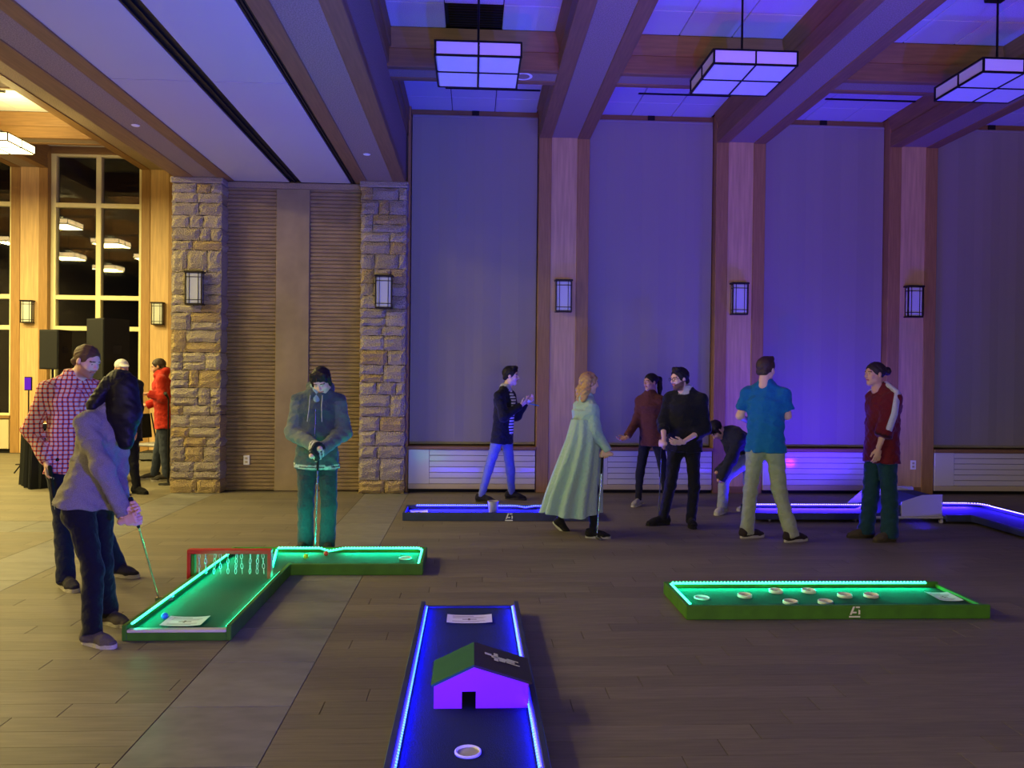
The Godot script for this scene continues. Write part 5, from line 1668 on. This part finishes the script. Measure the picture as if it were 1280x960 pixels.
var cols := {}
func colour(c: Color, like := "cloth") -> Material:
	var key := "%s %s" % [c, like]
	if not cols.has(key):
		var m: StandardMaterial3D = M[like].duplicate()
		m.vertex_color_use_as_albedo = false
		m.albedo_color = c
		cols[key] = m
	return cols[key]
func glasses(d: Dictionary) -> void:
	var m := MB.new()
	for s in [-1.0, 1.0]:
		var path := []
		for q in 13: path.append(d.H * Vector3(s * 0.033 + cos(TAU * q / 12) * 0.023, 0.006 + sin(TAU * q / 12) * 0.018, 0.099))
		m.tube(path, 0.0022, 5, false)
		m.tube([d.H * Vector3(s * 0.056, 0.01, 0.098), d.H * Vector3(s * 0.076, 0.01, 0.0)], 0.002, 5)
	m.tube([d.H * Vector3(-0.01, 0.01, 0.1), d.H * Vector3(0.01, 0.01, 0.1)], 0.002, 5)
	put(d.node, "eyeglasses", m, M.black_metal)
func putter(top: Vector3, foot: Vector3, toe: Vector3, label: String, shaft: Material) -> void:   # top: butt of the grip; foot: where the shaft meets the head
	var p := thing("golf_putter", label, "putter", foot)
	var a := top - foot
	var d := a.normalized()
	var g := MB.new()
	g.tube([a, a - d * 0.01, a - d * 0.24, a - d * 0.26], [0.010, 0.0145, 0.0115, 0.009], 10)
	put(p, "grip", g, M.rubber)
	var s := MB.new()
	s.tube([a - d * 0.25, Vector3.ZERO], 0.0062, 8)
	put(p, "shaft", s, shaft)
	var h := MB.new()
	var T := toe.normalized()
	var B := T.cross(Vector3.UP).normalized()
	h.prism([Vector2(-0.02, -0.012), Vector2(0.09, -0.012), Vector2(0.1, 0.0), Vector2(0.085, 0.016), Vector2(-0.01, 0.016)], Vector3(0, -0.018, 0) - B * 0.0, T, -B, Vector3(0, 0.026, 0))
	put(p, "club_head", h, M.gunmetal)

func people() -> void:
	sm("skin_0", rgb(214, 168, 142), 0.55, {"vc": true}); sm("skin_1", rgb(196, 148, 120), 0.55, {"vc": true}); sm("skin_2", rgb(226, 186, 164), 0.55, {"vc": true})
	for k in 3:
		M["skin_%d" % k].subsurf_scatter_enabled = true
		M["skin_%d" % k].subsurf_scatter_strength = 0.08
	sm("cloth", Color(1, 1, 1), 0.9, {"vc": true, "tex": "speck", "scale": Vector3(5, 5, 5), "bump": "soft", "depth": 0.5, "sheen": 0.12})
	sm("hairmat", Color(1, 1, 1), 0.6, {"tex": "grain", "scale": Vector3(14, 1.5, 14), "bump": "grain", "depth": 0.5})
	sm("plaid", Color(1, 1, 1), 0.9, {"tex": "plaid", "scale": Vector3(15, 15, 15)})
	sm("striped", Color(1, 1, 1), 0.9, {"tex": "stripe", "scale": Vector3(9, 26, 9)})
	sm("gold_shaft", rgb(214, 190, 140), 0.25, {"metal": 0.8})
	sm("teal_shaft", rgb(170, 190, 200), 0.22, {"metal": 0.85})
	body_templates()
	var plaid := person({"label": "man with short brown hair in a red plaid shirt and navy jeans", "at": Vector3(-2.958, 0.000, -6.266), "th": 0.663, "n": Vector3(-0.118, 1.607, 0.000), "p": Vector3(-0.124, 0.957, 0.000), "head": [Vector3(-0.002, 1.702, 0.030), 1.257, 0.384, 0.000], "elbow": [Vector3(0.063, 1.202, -0.112), Vector3(-0.379, 1.182, 0.112)], "wrist": [Vector3(0.118, 0.947, -0.021), Vector3(-0.239, 0.950, 0.151)], "knee": [Vector3(0.034, 0.427, -0.105), Vector3(-0.161, 0.444, 0.055)], "ankle": [Vector3(0.140, 0.090, -0.175), Vector3(-0.081, 0.090, 0.175)], "hand": [{}, {"d": Vector3(0.100, -1.000, 0.250), "z": Vector3(0.900, 0.000, -0.300)}], "foot": [1.222, 0.785], "sc": 1.000, "hemx": 0.109, "tone": 2, "beard": Color(0.55, 0.42, 0.34), "hair": ["cropped", rgb(92, 66, 44)], "top": {"name": "shirt", "c": Color(1, 1, 1), "mat": "plaid", "off": 0.014, "hem": 0.0, "wob": 0.005}, "bottom": {"name": "jeans", "c": rgb(18, 22, 44), "drop": 0.05, "ankle": 0.056}, "shoe": [rgb(46, 42, 42), rgb(205, 196, 178)], "cell": 0.012})
	var grey := person({"label": "woman with long black hair in a grey sweater bent over her putter", "at": Vector3(-2.278, 0.000, -5.015), "th": 1.222, "n": Vector3(0.030, 1.432, 0.000), "p": Vector3(-0.085, 0.858, 0.000), "head": [Vector3(0.110, 1.515, 0.020), 1.466, 0.593, 0.000], "elbow": [Vector3(0.026, 1.014, -0.124), Vector3(0.077, 1.050, 0.184)], "wrist": [Vector3(0.167, 0.791, -0.030), Vector3(0.196, 0.843, 0.110)], "knee": [Vector3(-0.040, 0.408, -0.082), Vector3(-0.013, 0.423, 0.102)], "ankle": [Vector3(-0.053, 0.087, -0.202), Vector3(0.031, 0.087, 0.202)], "hand": [{"g": Vector3(0.213, 0.732, 0.035), "t": Vector3(0.300, -0.950, -0.100), "z": Vector3(0.200, 0.100, -1.000)}, {"g": Vector3(0.207, 0.795, 0.055), "t": Vector3(0.300, -0.950, -0.100), "z": Vector3(0.300, 0.100, 1.000)}], "foot": [1.082, 1.152], "f": true, "sc": 0.970, "hemx": 0.034, "tone": 0, "hair": ["long", rgb(22, 16, 16)], "top": {"name": "sweater", "c": rgb(150, 142, 132), "wide": 0.88, "off": 0.016, "hem": 0.02, "flare": 0.03, "wob": 0.006, "sleeve": 0.97}, "bottom": {"c": rgb(14, 15, 22), "drop": 0.03, "ankle": 0.052, "off": 0.006}, "shoe": [rgb(100, 92, 86), rgb(212, 206, 190)], "cell": 0.011})
	long_hair(grey)
	putter(Vector3(-2.091, 0.854, -4.960), Vector3(-2.133, 0.078, -5.516), Vector3(1.000, 0.000, -0.300), "putter leaning from the hands of the woman in grey to the green lane", M.gold_shaft)
	var varsity := person({"label": "bowed player in a dark hooded jacket with white striped cuffs looking down at his putter", "at": Vector3(-1.440, 0.000, -7.360), "th": 0.000, "n": Vector3(0.034, 1.497, 0.020), "p": Vector3(0.014, 0.881, -0.013), "head": [Vector3(0.070, 1.559, 0.100), -0.105, 0.628, 0.087], "elbow": [Vector3(0.266, 1.091, 0.040), Vector3(-0.198, 1.087, 0.040)], "wrist": [Vector3(0.149, 0.964, 0.270), Vector3(0.009, 0.963, 0.270)], "knee": [Vector3(0.132, 0.421, 0.030), Vector3(-0.079, 0.420, 0.030)], "ankle": [Vector3(0.115, 0.090, 0.000), Vector3(-0.082, 0.090, 0.000)], "hand": [{"g": Vector3(0.076, 0.909, 0.290), "t": Vector3(0.010, -1.000, 0.020), "z": Vector3(-0.750, 0.100, -0.650)}, {"g": Vector3(0.078, 0.974, 0.300), "t": Vector3(0.010, -1.000, 0.020), "z": Vector3(0.750, 0.100, -0.650)}], "foot": [0.262, -0.209], "sc": 1.000, "hemx": 0.122, "tone": 2, "hair": ["mop", rgb(34, 26, 22)], "top": {"name": "hooded_jacket", "c": rgb(84, 98, 104), "sc": rgb(112, 124, 126), "off": 0.025, "hem": 0.0, "hood": true, "collar": rgb(150, 190, 200), "wob": 0.006, "cuff": [[0.84, 0.88, paint(rgb(220, 220, 214))], [0.88, 0.91, paint(rgb(40, 46, 48))], [0.91, 0.95, paint(rgb(220, 220, 214))], [0.95, 1.2, paint(rgb(40, 46, 48))]], "hemband": [[0.86, 0.90, paint(rgb(220, 220, 214))], [0.90, 0.93, paint(rgb(40, 46, 48))], [0.93, 0.97, paint(rgb(220, 220, 214))]]}, "bottom": {"name": "jeans", "c": rgb(56, 66, 78), "drop": 0.06, "ankle": 0.06, "off": 0.014}, "shoe": [rgb(50, 46, 46), rgb(150, 150, 146)], "cell": 0.013})
	jacket_front(varsity)
	putter(Vector3(-1.354, 1.031, -7.050), Vector3(-1.391, 0.036, -7.140), Vector3(0.200, 0.000, 1.000), "putter held upright before the bowed player in the hooded jacket", M.gunmetal)
	var jeans := person({"label": "dark haired man in a black cardigan, striped tee and blue jeans", "at": Vector3(0.319, 0.000, -10.324), "th": 1.082, "n": Vector3(0.110, 1.496, 0.000), "p": Vector3(0.082, 0.920, 0.000), "head": [Vector3(0.181, 1.632, 0.000), 1.361, 0.070, 0.000], "elbow": [Vector3(0.268, 1.104, -0.141), Vector3(0.084, 1.110, 0.221)], "wrist": [Vector3(0.381, 1.275, -0.115), Vector3(0.303, 1.251, 0.125)], "knee": [Vector3(0.188, 0.389, -0.079), Vector3(-0.100, 0.427, 0.079)], "ankle": [Vector3(0.205, 0.090, -0.129), Vector3(-0.190, 0.090, 0.129)], "hand": [{"d": Vector3(0.700, 0.450, 0.000), "z": Vector3(0.000, 0.600, 0.600)}, {"d": Vector3(0.700, 0.500, -0.200), "z": Vector3(0.000, 0.700, -0.600)}], "foot": [1.222, 1.047], "sc": 1.000, "hemx": 0.146, "tone": 2, "hair": ["quiff", rgb(24, 20, 20)], "top": {"name": "cardigan", "c": rgb(26, 26, 32), "off": 0.018, "hem": 0.02, "collar": rgb(200, 200, 206)}, "bottom": {"name": "jeans", "c": rgb(120, 132, 168), "off": 0.002, "ankle": 0.044}, "shoe": [rgb(30, 28, 32), rgb(60, 58, 64)], "cell": 0.015})
	striped_front(jeans)
	pointer(Vector3(0.732, 1.311, -10.304), Vector3(0.859, 1.250, -10.304))
	var dress := person({"label": "woman with wavy blond hair walking in a long pale green dress", "at": Vector3(1.132, -0.000, -8.126), "th": 1.885, "n": Vector3(0.042, 1.433, 0.000), "p": Vector3(0.022, 0.927, 0.000), "head": [Vector3(0.073, 1.564, 0.000), 1.833, 0.105, 0.000], "elbow": [Vector3(-0.027, 1.074, -0.144), Vector3(0.123, 1.071, 0.144)], "wrist": [Vector3(0.055, 0.868, -0.110), Vector3(0.175, 0.879, 0.090)], "knee": [Vector3(-0.112, 0.452, -0.082), Vector3(0.115, 0.476, 0.082)], "ankle": [Vector3(-0.193, 0.108, -0.222), Vector3(0.096, 0.086, 0.182)], "hand": [{}, {"g": Vector3(0.187, 0.854, 0.166), "t": Vector3(-0.060, -1.000, 0.050), "z": Vector3(-0.200, 0.100, -1.000)}], "foot": [1.047, 1.396], "tilt": [0.663, 0.000], "f": true, "sc": 0.960, "hemx": 0.000, "tone": 0, "hair": ["wavy", rgb(186, 142, 92)], "top": {"name": "bodice", "c": rgb(174, 198, 188), "off": 0.016, "hem": -0.05, "sleeve": 0.94, "wob": 0.005}, "bottom": {"name": "leggings", "c": rgb(22, 22, 26), "off": 0.0, "ankle": 0.036}, "shoe": [rgb(26, 24, 26), rgb(190, 190, 184)], "cell": 0.013})
	long_skirt(dress, [[Vector3(0.027, 1.192, 0.000), 0.14, 0.16], [Vector3(0.022, 0.994, 0.000), 0.18, 0.205], [Vector3(-0.033, 0.687, 0.000), 0.235, 0.235], [Vector3(-0.080, 0.439, 0.000), 0.275, 0.25], [Vector3(-0.111, 0.223, 0.000), 0.305, 0.265]])
	putter(Vector3(1.325, 0.911, -7.950), Vector3(1.264, 0.020, -7.905), Vector3(0.300, 0.000, 1.000), "putter hanging from the hand of the woman in the long dress", M.teal_shaft)
	var brown := person({"label": "dark haired woman with a ponytail in a rust brown sweater holding one hand out", "at": Vector3(2.298, 0.000, -9.976), "th": -0.733, "n": Vector3(-0.038, 1.449, 0.000), "p": Vector3(-0.014, 0.887, 0.000), "head": [Vector3(-0.045, 1.570, 0.020), -1.082, 0.035, 0.000], "elbow": [Vector3(0.131, 1.079, 0.123), Vector3(-0.186, 1.097, -0.063)], "wrist": [Vector3(0.127, 0.873, 0.192), Vector3(-0.349, 0.869, 0.048)], "knee": [Vector3(0.135, 0.396, 0.058), Vector3(-0.147, 0.400, -0.058)], "ankle": [Vector3(0.180, 0.087, 0.058), Vector3(-0.174, 0.087, -0.008)], "hand": [{}, {"d": Vector3(-0.800, -0.250, 0.300), "z": Vector3(0.000, 0.600, 0.400)}], "foot": [-0.175, -0.611], "f": true, "sc": 0.970, "hemx": 0.101, "tone": 1, "hair": ["ponytail", rgb(28, 22, 22)], "top": {"name": "sweater", "c": rgb(104, 54, 40), "wide": 0.9, "off": 0.02, "hem": 0.02, "sleeve": 0.97}, "bottom": {"c": rgb(24, 24, 34), "off": 0.0, "ankle": 0.04}, "shoe": [rgb(170, 166, 168), rgb(206, 204, 200)], "cell": 0.015})
	var black := person({"label": "bearded man with glasses in a black sweater with pushed-up sleeves", "at": Vector3(2.268, 0.000, -8.667), "th": -0.489, "n": Vector3(0.089, 1.517, 0.000), "p": Vector3(0.080, 0.911, 0.000), "head": [Vector3(0.007, 1.616, 0.030), -1.187, 0.105, 0.000], "elbow": [Vector3(0.284, 1.074, 0.085), Vector3(-0.142, 1.141, -0.065)], "wrist": [Vector3(-0.009, 0.936, 0.257), Vector3(-0.170, 0.960, 0.023)], "knee": [Vector3(0.189, 0.433, 0.042), Vector3(-0.070, 0.445, 0.008)], "ankle": [Vector3(0.152, 0.090, 0.062), Vector3(-0.144, 0.090, -0.002)], "hand": [{"d": Vector3(-0.900, 0.000, 0.300), "z": Vector3(-0.200, 0.500, -0.800)}, {"g": Vector3(-0.200, 0.917, 0.147), "t": Vector3(-0.040, -1.000, 0.030), "z": Vector3(0.900, 0.000, -0.400)}], "foot": [-0.140, -1.257], "sc": 1.000, "hemx": 0.075, "tone": 2, "beard": Color(0.22, 0.17, 0.15), "hair": ["short", rgb(26, 22, 22)], "top": {"name": "sweater", "c": rgb(24, 25, 30), "off": 0.024, "hem": 0.02, "sleeve": 0.72, "collar": rgb(206, 206, 210), "wob": 0.005}, "bottom": {"c": rgb(26, 28, 38), "off": 0.006, "drop": 0.04}, "shoe": [rgb(24, 22, 22), rgb(34, 32, 32)], "cell": 0.014})
	glasses(black)
	putter(Vector3(2.068, 0.978, -8.520), Vector3(2.138, 0.020, -8.951), Vector3(-0.300, 0.000, 1.000), "putter standing beside the bearded man in the black sweater", M.teal_shaft)
	var bent := person({"label": "player in a dark jacket and pale jeans stooping low behind the man in teal", "at": Vector3(3.210, -0.000, -9.513), "th": -1.396, "n": Vector3(-0.132, 0.980, 0.000), "p": Vector3(0.208, 0.765, 0.000), "head": [Vector3(-0.238, 0.997, 0.020), -1.484, 1.082, 0.000], "elbow": [Vector3(-0.095, 0.660, 0.140), Vector3(0.018, 0.631, -0.140)], "wrist": [Vector3(-0.175, 0.449, 0.153), Vector3(-0.055, 0.411, -0.153)], "knee": [Vector3(-0.156, 0.419, 0.064), Vector3(0.203, 0.362, -0.084)], "ankle": [Vector3(-0.184, 0.085, 0.104), Vector3(0.247, 0.085, -0.084)], "hand": [{"g": Vector3(-0.155, 0.403, 0.093), "t": Vector3(0.020, -1.000, 0.000), "z": Vector3(0.000, 0.100, -1.000)}, {"g": Vector3(-0.166, 0.490, 0.093), "t": Vector3(0.020, -1.000, 0.000), "z": Vector3(0.000, 0.100, 1.000)}], "foot": [-0.698, -1.396], "sc": 0.950, "hemx": 0.000, "tone": 0, "hair": ["mop", rgb(30, 26, 28)], "top": {"name": "jacket", "c": rgb(46, 48, 60), "off": 0.03, "hem": 0.0}, "bottom": {"name": "jeans", "c": rgb(168, 176, 206), "off": 0.012, "ankle": 0.055}, "shoe": [rgb(206, 204, 200), rgb(226, 224, 218)], "cell": 0.015})
	putter(Vector3(3.033, 0.577, -9.420), Vector3(3.186, 0.020, -9.747), Vector3(-1.000, 0.000, 0.200), "putter gripped by the stooping player in pale jeans", M.gunmetal)
	var teal := person({"label": "man in a teal short-sleeved shirt and khaki trousers seen from behind", "at": Vector3(3.030, -0.000, -7.892), "th": 2.653, "n": Vector3(-0.064, 1.595, 0.000), "p": Vector3(-0.055, 0.968, 0.000), "head": [Vector3(-0.058, 1.723, 0.000), 2.234, 0.035, 0.000], "elbow": [Vector3(-0.287, 1.245, -0.105), Vector3(0.142, 1.257, 0.055)], "wrist": [Vector3(-0.085, 1.152, -0.317), Vector3(0.188, 1.213, -0.163)], "knee": [Vector3(-0.190, 0.482, -0.042), Vector3(0.075, 0.503, 0.042)], "ankle": [Vector3(-0.211, 0.090, -0.062), Vector3(0.172, 0.090, 0.122)], "hand": [{"d": Vector3(0.300, 0.200, -0.800), "z": Vector3(1.000, 0.000, 0.000)}, {"d": Vector3(0.100, 0.200, -0.900), "z": Vector3(-1.000, 0.000, 0.000)}], "foot": [1.920, 1.955], "sc": 1.000, "hemx": 0.065, "tone": 0, "hair": ["short", rgb(64, 44, 36)], "top": {"name": "tee_shirt", "c": rgb(16, 112, 168), "off": 0.02, "hem": 0.02, "sleeve": 0.36, "wob": 0.007}, "bottom": {"c": rgb(170, 176, 150), "off": 0.014, "drop": 0.05, "ankle": 0.058, "wob": 0.006}, "shoe": [rgb(44, 34, 34), rgb(200, 196, 186)], "cell": 0.013})
	var maroon := person({"label": "man with a hair bun in a maroon shirt with white sleeve stripes by the ramp", "at": Vector3(4.099, 0.000, -7.897), "th": -1.501, "n": Vector3(0.102, 1.567, 0.000), "p": Vector3(0.083, 0.949, 0.000), "head": [Vector3(-0.001, 1.687, 0.000), -1.431, 0.000, 0.000], "elbow": [Vector3(0.001, 1.120, 0.202), Vector3(0.216, 1.094, -0.202)], "wrist": [Vector3(-0.044, 0.943, 0.183), Vector3(0.132, 0.902, -0.183)], "knee": [Vector3(0.129, 0.441, 0.090), Vector3(0.023, 0.413, -0.090)], "ankle": [Vector3(0.133, 0.090, 0.090), Vector3(-0.015, 0.090, -0.090)], "hand": [{"d": Vector3(-0.120, -1.000, 0.050)}, {}], "foot": [-1.222, -1.484], "sc": 1.000, "hemx": 0.137, "tone": 1, "hair": ["bun", rgb(44, 30, 26)], "top": {"name": "shirt", "c": rgb(112, 20, 28), "off": 0.03, "hem": 0.02, "sleeve": 0.62, "wide": 1.06, "wob": 0.006, "cuff": [[0.6, 1.2, paint(rgb(60, 12, 18))]]}, "bottom": {"c": rgb(24, 66, 74), "off": 0.02, "drop": 0.05, "ankle": 0.062, "wob": 0.007}, "shoe": [rgb(86, 76, 52), rgb(70, 62, 46)], "cell": 0.013})
	sleeve_stripe(maroon)
	var hoodie := person({"label": "bearded man in a bright red hoodie and jeans beside the stone pillar", "at": Vector3(-4.763, 0.000, -12.225), "th": -1.257, "n": Vector3(0.059, 1.642, 0.000), "p": Vector3(0.104, 0.960, 0.000), "head": [Vector3(0.011, 1.708, 0.000), -1.396, 0.244, 0.000], "elbow": [Vector3(0.165, 1.256, 0.238), Vector3(-0.043, 1.206, -0.178)], "wrist": [Vector3(-0.024, 1.314, 0.260), Vector3(-0.207, 1.121, -0.110)], "knee": [Vector3(0.148, 0.458, 0.088), Vector3(-0.014, 0.440, -0.088)], "ankle": [Vector3(0.175, 0.093, 0.088), Vector3(-0.071, 0.093, -0.088)], "hand": [{"d": Vector3(-1.000, 0.050, 0.100), "z": Vector3(0.000, -1.000, 0.000)}, {"d": Vector3(-1.000, -0.050, 0.100), "z": Vector3(0.000, 1.000, 0.200)}], "foot": [-1.047, -1.309], "sc": 1.030, "hemx": 0.123, "tone": 1, "beard": Color(0.35, 0.26, 0.22), "hair": ["cropped", rgb(60, 44, 36)], "top": {"name": "hoodie", "c": rgb(196, 44, 24), "off": 0.03, "hem": 0.05, "hood": true, "wob": 0.006}, "bottom": {"name": "jeans", "c": rgb(58, 66, 82), "off": 0.012, "drop": 0.04}, "shoe": [rgb(60, 54, 50), rgb(170, 164, 150)], "cell": 0.016})
	var capped := person({"label": "person in black with a white cap standing behind the woman in grey", "at": Vector3(-4.536, 0.000, -10.836), "th": 0.611, "n": Vector3(-0.136, 1.574, 0.000), "p": Vector3(-0.108, 0.940, 0.000), "head": [Vector3(-0.149, 1.671, 0.020), 0.698, 0.087, 0.000], "elbow": [Vector3(0.012, 1.144, -0.104), Vector3(-0.275, 1.150, 0.104)], "wrist": [Vector3(0.039, 0.827, 0.006), Vector3(-0.171, 0.839, 0.194)], "knee": [Vector3(0.007, 0.376, -0.002), Vector3(-0.117, 0.381, 0.052)], "ankle": [Vector3(0.047, 0.090, -0.012), Vector3(-0.115, 0.090, 0.052)], "hand": [{}, {}], "foot": [1.047, 0.698], "sc": 1.000, "hemx": 0.168, "tone": 1, "hair": ["cap", rgb(220, 216, 206)], "top": {"name": "jacket", "c": rgb(22, 22, 24), "off": 0.024, "hem": 0.08}, "bottom": {"c": rgb(20, 20, 22), "off": 0.006}, "shoe": [rgb(20, 18, 18), rgb(20, 18, 18)], "cell": 0.016})
	putter(Vector3(-3.138, 0.922, -6.046), Vector3(-3.161, 0.020, -6.311), Vector3(0.400, 0.000, 1.000), "putter hanging from the hand of the man in the plaid shirt", M.teal_shaft)

# ---------------------------------------------------------------- pieces of clothing of their own
func long_hair(d: Dictionary) -> void:   # the straight lengths that hang forward on both sides of her bowed head
	var f := Field.new()
	f.k = 0.035
	f.wob = 0.003
	f.wobf = 60.0
	var c: Vector3 = d.H.origin
	f.cone(c + Vector3(0, 0.02, 0), c + Vector3(0, -0.15, 0) + d.fw * 0.02, 0.088, 0.085, Color(1, 1, 1), 0, d.fw, 1.25)
	f.cone(c + Vector3(0, -0.15, 0) + d.fw * 0.02, c + Vector3(0, -0.33, 0) + d.fw * 0.035, 0.085, 0.04, Color(1, 1, 1), 0, d.fw, 1.3)
	f.cone(c + Vector3(0, -0.04, 0) - d.fw * 0.1, c + Vector3(0, -0.19, 0) - d.fw * 0.15, 0.05, 0.03, Color(1, 1, 1), 0, d.l, 1.6)
	cloth_part(d.node, "hair_lengths", f, 0.011, colour(rgb(22, 16, 16), "hairmat"))
func jacket_front(d: Dictionary) -> void:
	for s in [-1.0, 1.0]:
		var m := MB.new()
		var a: Vector3 = d.N - d.up * 0.06 + d.l * s * 0.055 + d.fw * 0.125
		m.tube([a, a - d.up * 0.1 + d.fw * 0.03, a - d.up * 0.24 + d.fw * 0.045 + d.l * s * 0.01], 0.0045, 6)
		put(d.node, "drawstring", m, colour(rgb(196, 200, 196)))
	var f := Field.new()   # the pale tee in the open neck
	f.k = 0.02
	f.cone(d.N - d.up * 0.02 + d.fw * 0.055, d.N - d.up * 0.15 + d.fw * 0.095, 0.05, 0.024, Color(1, 1, 1), 0, d.l, 1.1)
	cloth_part(d.node, "tee_shirt", f, 0.011, colour(rgb(150, 186, 200)))
	var z := MB.new()
	z.tube([d.C + d.fw * 0.145, d.W + d.fw * 0.135, d.P - d.up * 0.05 + d.fw * 0.142], 0.004, 5)
	put(d.node, "zip", z, M.gunmetal)
func striped_front(d: Dictionary) -> void:   # the striped tee shows between the open cardigan's fronts
	var f := Field.new()
	f.k = 0.03
	var o: Vector3 = d.fw * 0.066 + d.l * 0.0
	f.cone(d.N - d.up * 0.07 + o * 0.6, d.C + o, 0.05, 0.075, Color(1, 1, 1), 0, d.l, 1.1)
	f.cone(d.C + o, d.P - d.up * 0.05 + o * 0.85, 0.075, 0.082, Color(1, 1, 1), 2, d.l, 1.2)
	cloth_part(d.node, "tee_shirt", f, 0.014, M.striped)
func pointer(a: Vector3, b: Vector3) -> void:
	var p := thing("golf_ball", "white golf ball held up by the man in the black cardigan", "golf ball", a)
	var m := MB.new()
	var pr := []
	for i in 11: pr.append(Vector2(sin(PI * i / 10.0), -cos(PI * i / 10.0)) * 0.0225)
	m.lathe(pr, 14)
	put(p, "shell", m, M.ball_white)
	var q := thing("pencil", "thin teal pencil in the hand of the man in the black cardigan", "pencil", b)
	var t := MB.new()
	t.tube([a - b + Vector3(0, -0.035, 0.02), Vector3.ZERO, (b - a).normalized() * 0.015], [0.006, 0.006, 0.001], 6)
	put(q, "barrel", t, colour(rgb(40, 170, 190)))
func long_skirt(d: Dictionary, rings: Array) -> void:   # a flared skirt in soft pleats
	var m := MB.new()
	var seg := 64
	var rows := 26
	var n := rings.size()
	var g := []
	for j in rows + 1:
		var t := float(j) / rows * (n - 1)
		var i := mini(int(t), n - 2)
		var u := t - i
		var c: Vector3 = rings[i][0].lerp(rings[i + 1][0], u)
		var rx := lerpf(rings[i][1], rings[i + 1][1], u)
		var rz := lerpf(rings[i][2], rings[i + 1][2], u)
		var row := []
		var deep := 0.004 + 0.03 * float(j) / rows
		for k in seg:
			var a := TAU * k / seg
			var fold := deep * (sin(a * 11.0 + 0.4 * sin(j * 0.2)) + 0.5 * sin(a * 5.0 + 1.0 + j * 0.05))
			row.append(c + Vector3(cos(a) * (rx + fold), 0.02 * sin(a * 3.0) * float(j) / rows, sin(a) * (rz + fold)))
		g.append(row)
	for j in rows:
		for k in seg:
			var k2 := (k + 1) % seg
			m.quad(g[j + 1][k], g[j + 1][k2], g[j][k2], g[j][k])
	var sm2 := MB.new()   # smooth normals
	var acc := {}
	for i in m.v.size():
		var key := Vector3i((m.v[i] * 2000.0).round())
		acc[key] = acc.get(key, Vector3.ZERO) + m.n[i]
	for i in m.v.size(): m.n[i] = acc[Vector3i((m.v[i] * 2000.0).round())].normalized()
	put(d.node, "skirt", m, colour(rgb(174, 198, 188)))
func sleeve_stripe(d: Dictionary) -> void:   # broad white stripes from the neck down both sleeves
	for i in 2:
		var m := MB.new()
		var s := 1.0 if i == 0 else -1.0
		var out: Vector3 = d.l * s
		var a: Vector3 = d.N - d.up * 0.03 + (out * 0.5 + d.up * 0.86) * 0.066
		var b: Vector3 = d.sh[i] + (out * 0.66 + d.up * 0.75) * 0.082
		var e: Vector3 = d.sh[i].lerp(d.el[i], 0.45) + out * 0.083
		var f: Vector3 = d.el[i].lerp(d.wr[i], 0.1) + out * 0.072
		m.tube([a, b, e, f], [0.028, 0.034, 0.036, 0.036], 12, true, out * 0.6)
		put(d.top, "sleeve_stripe", m, colour(rgb(214, 208, 204)))
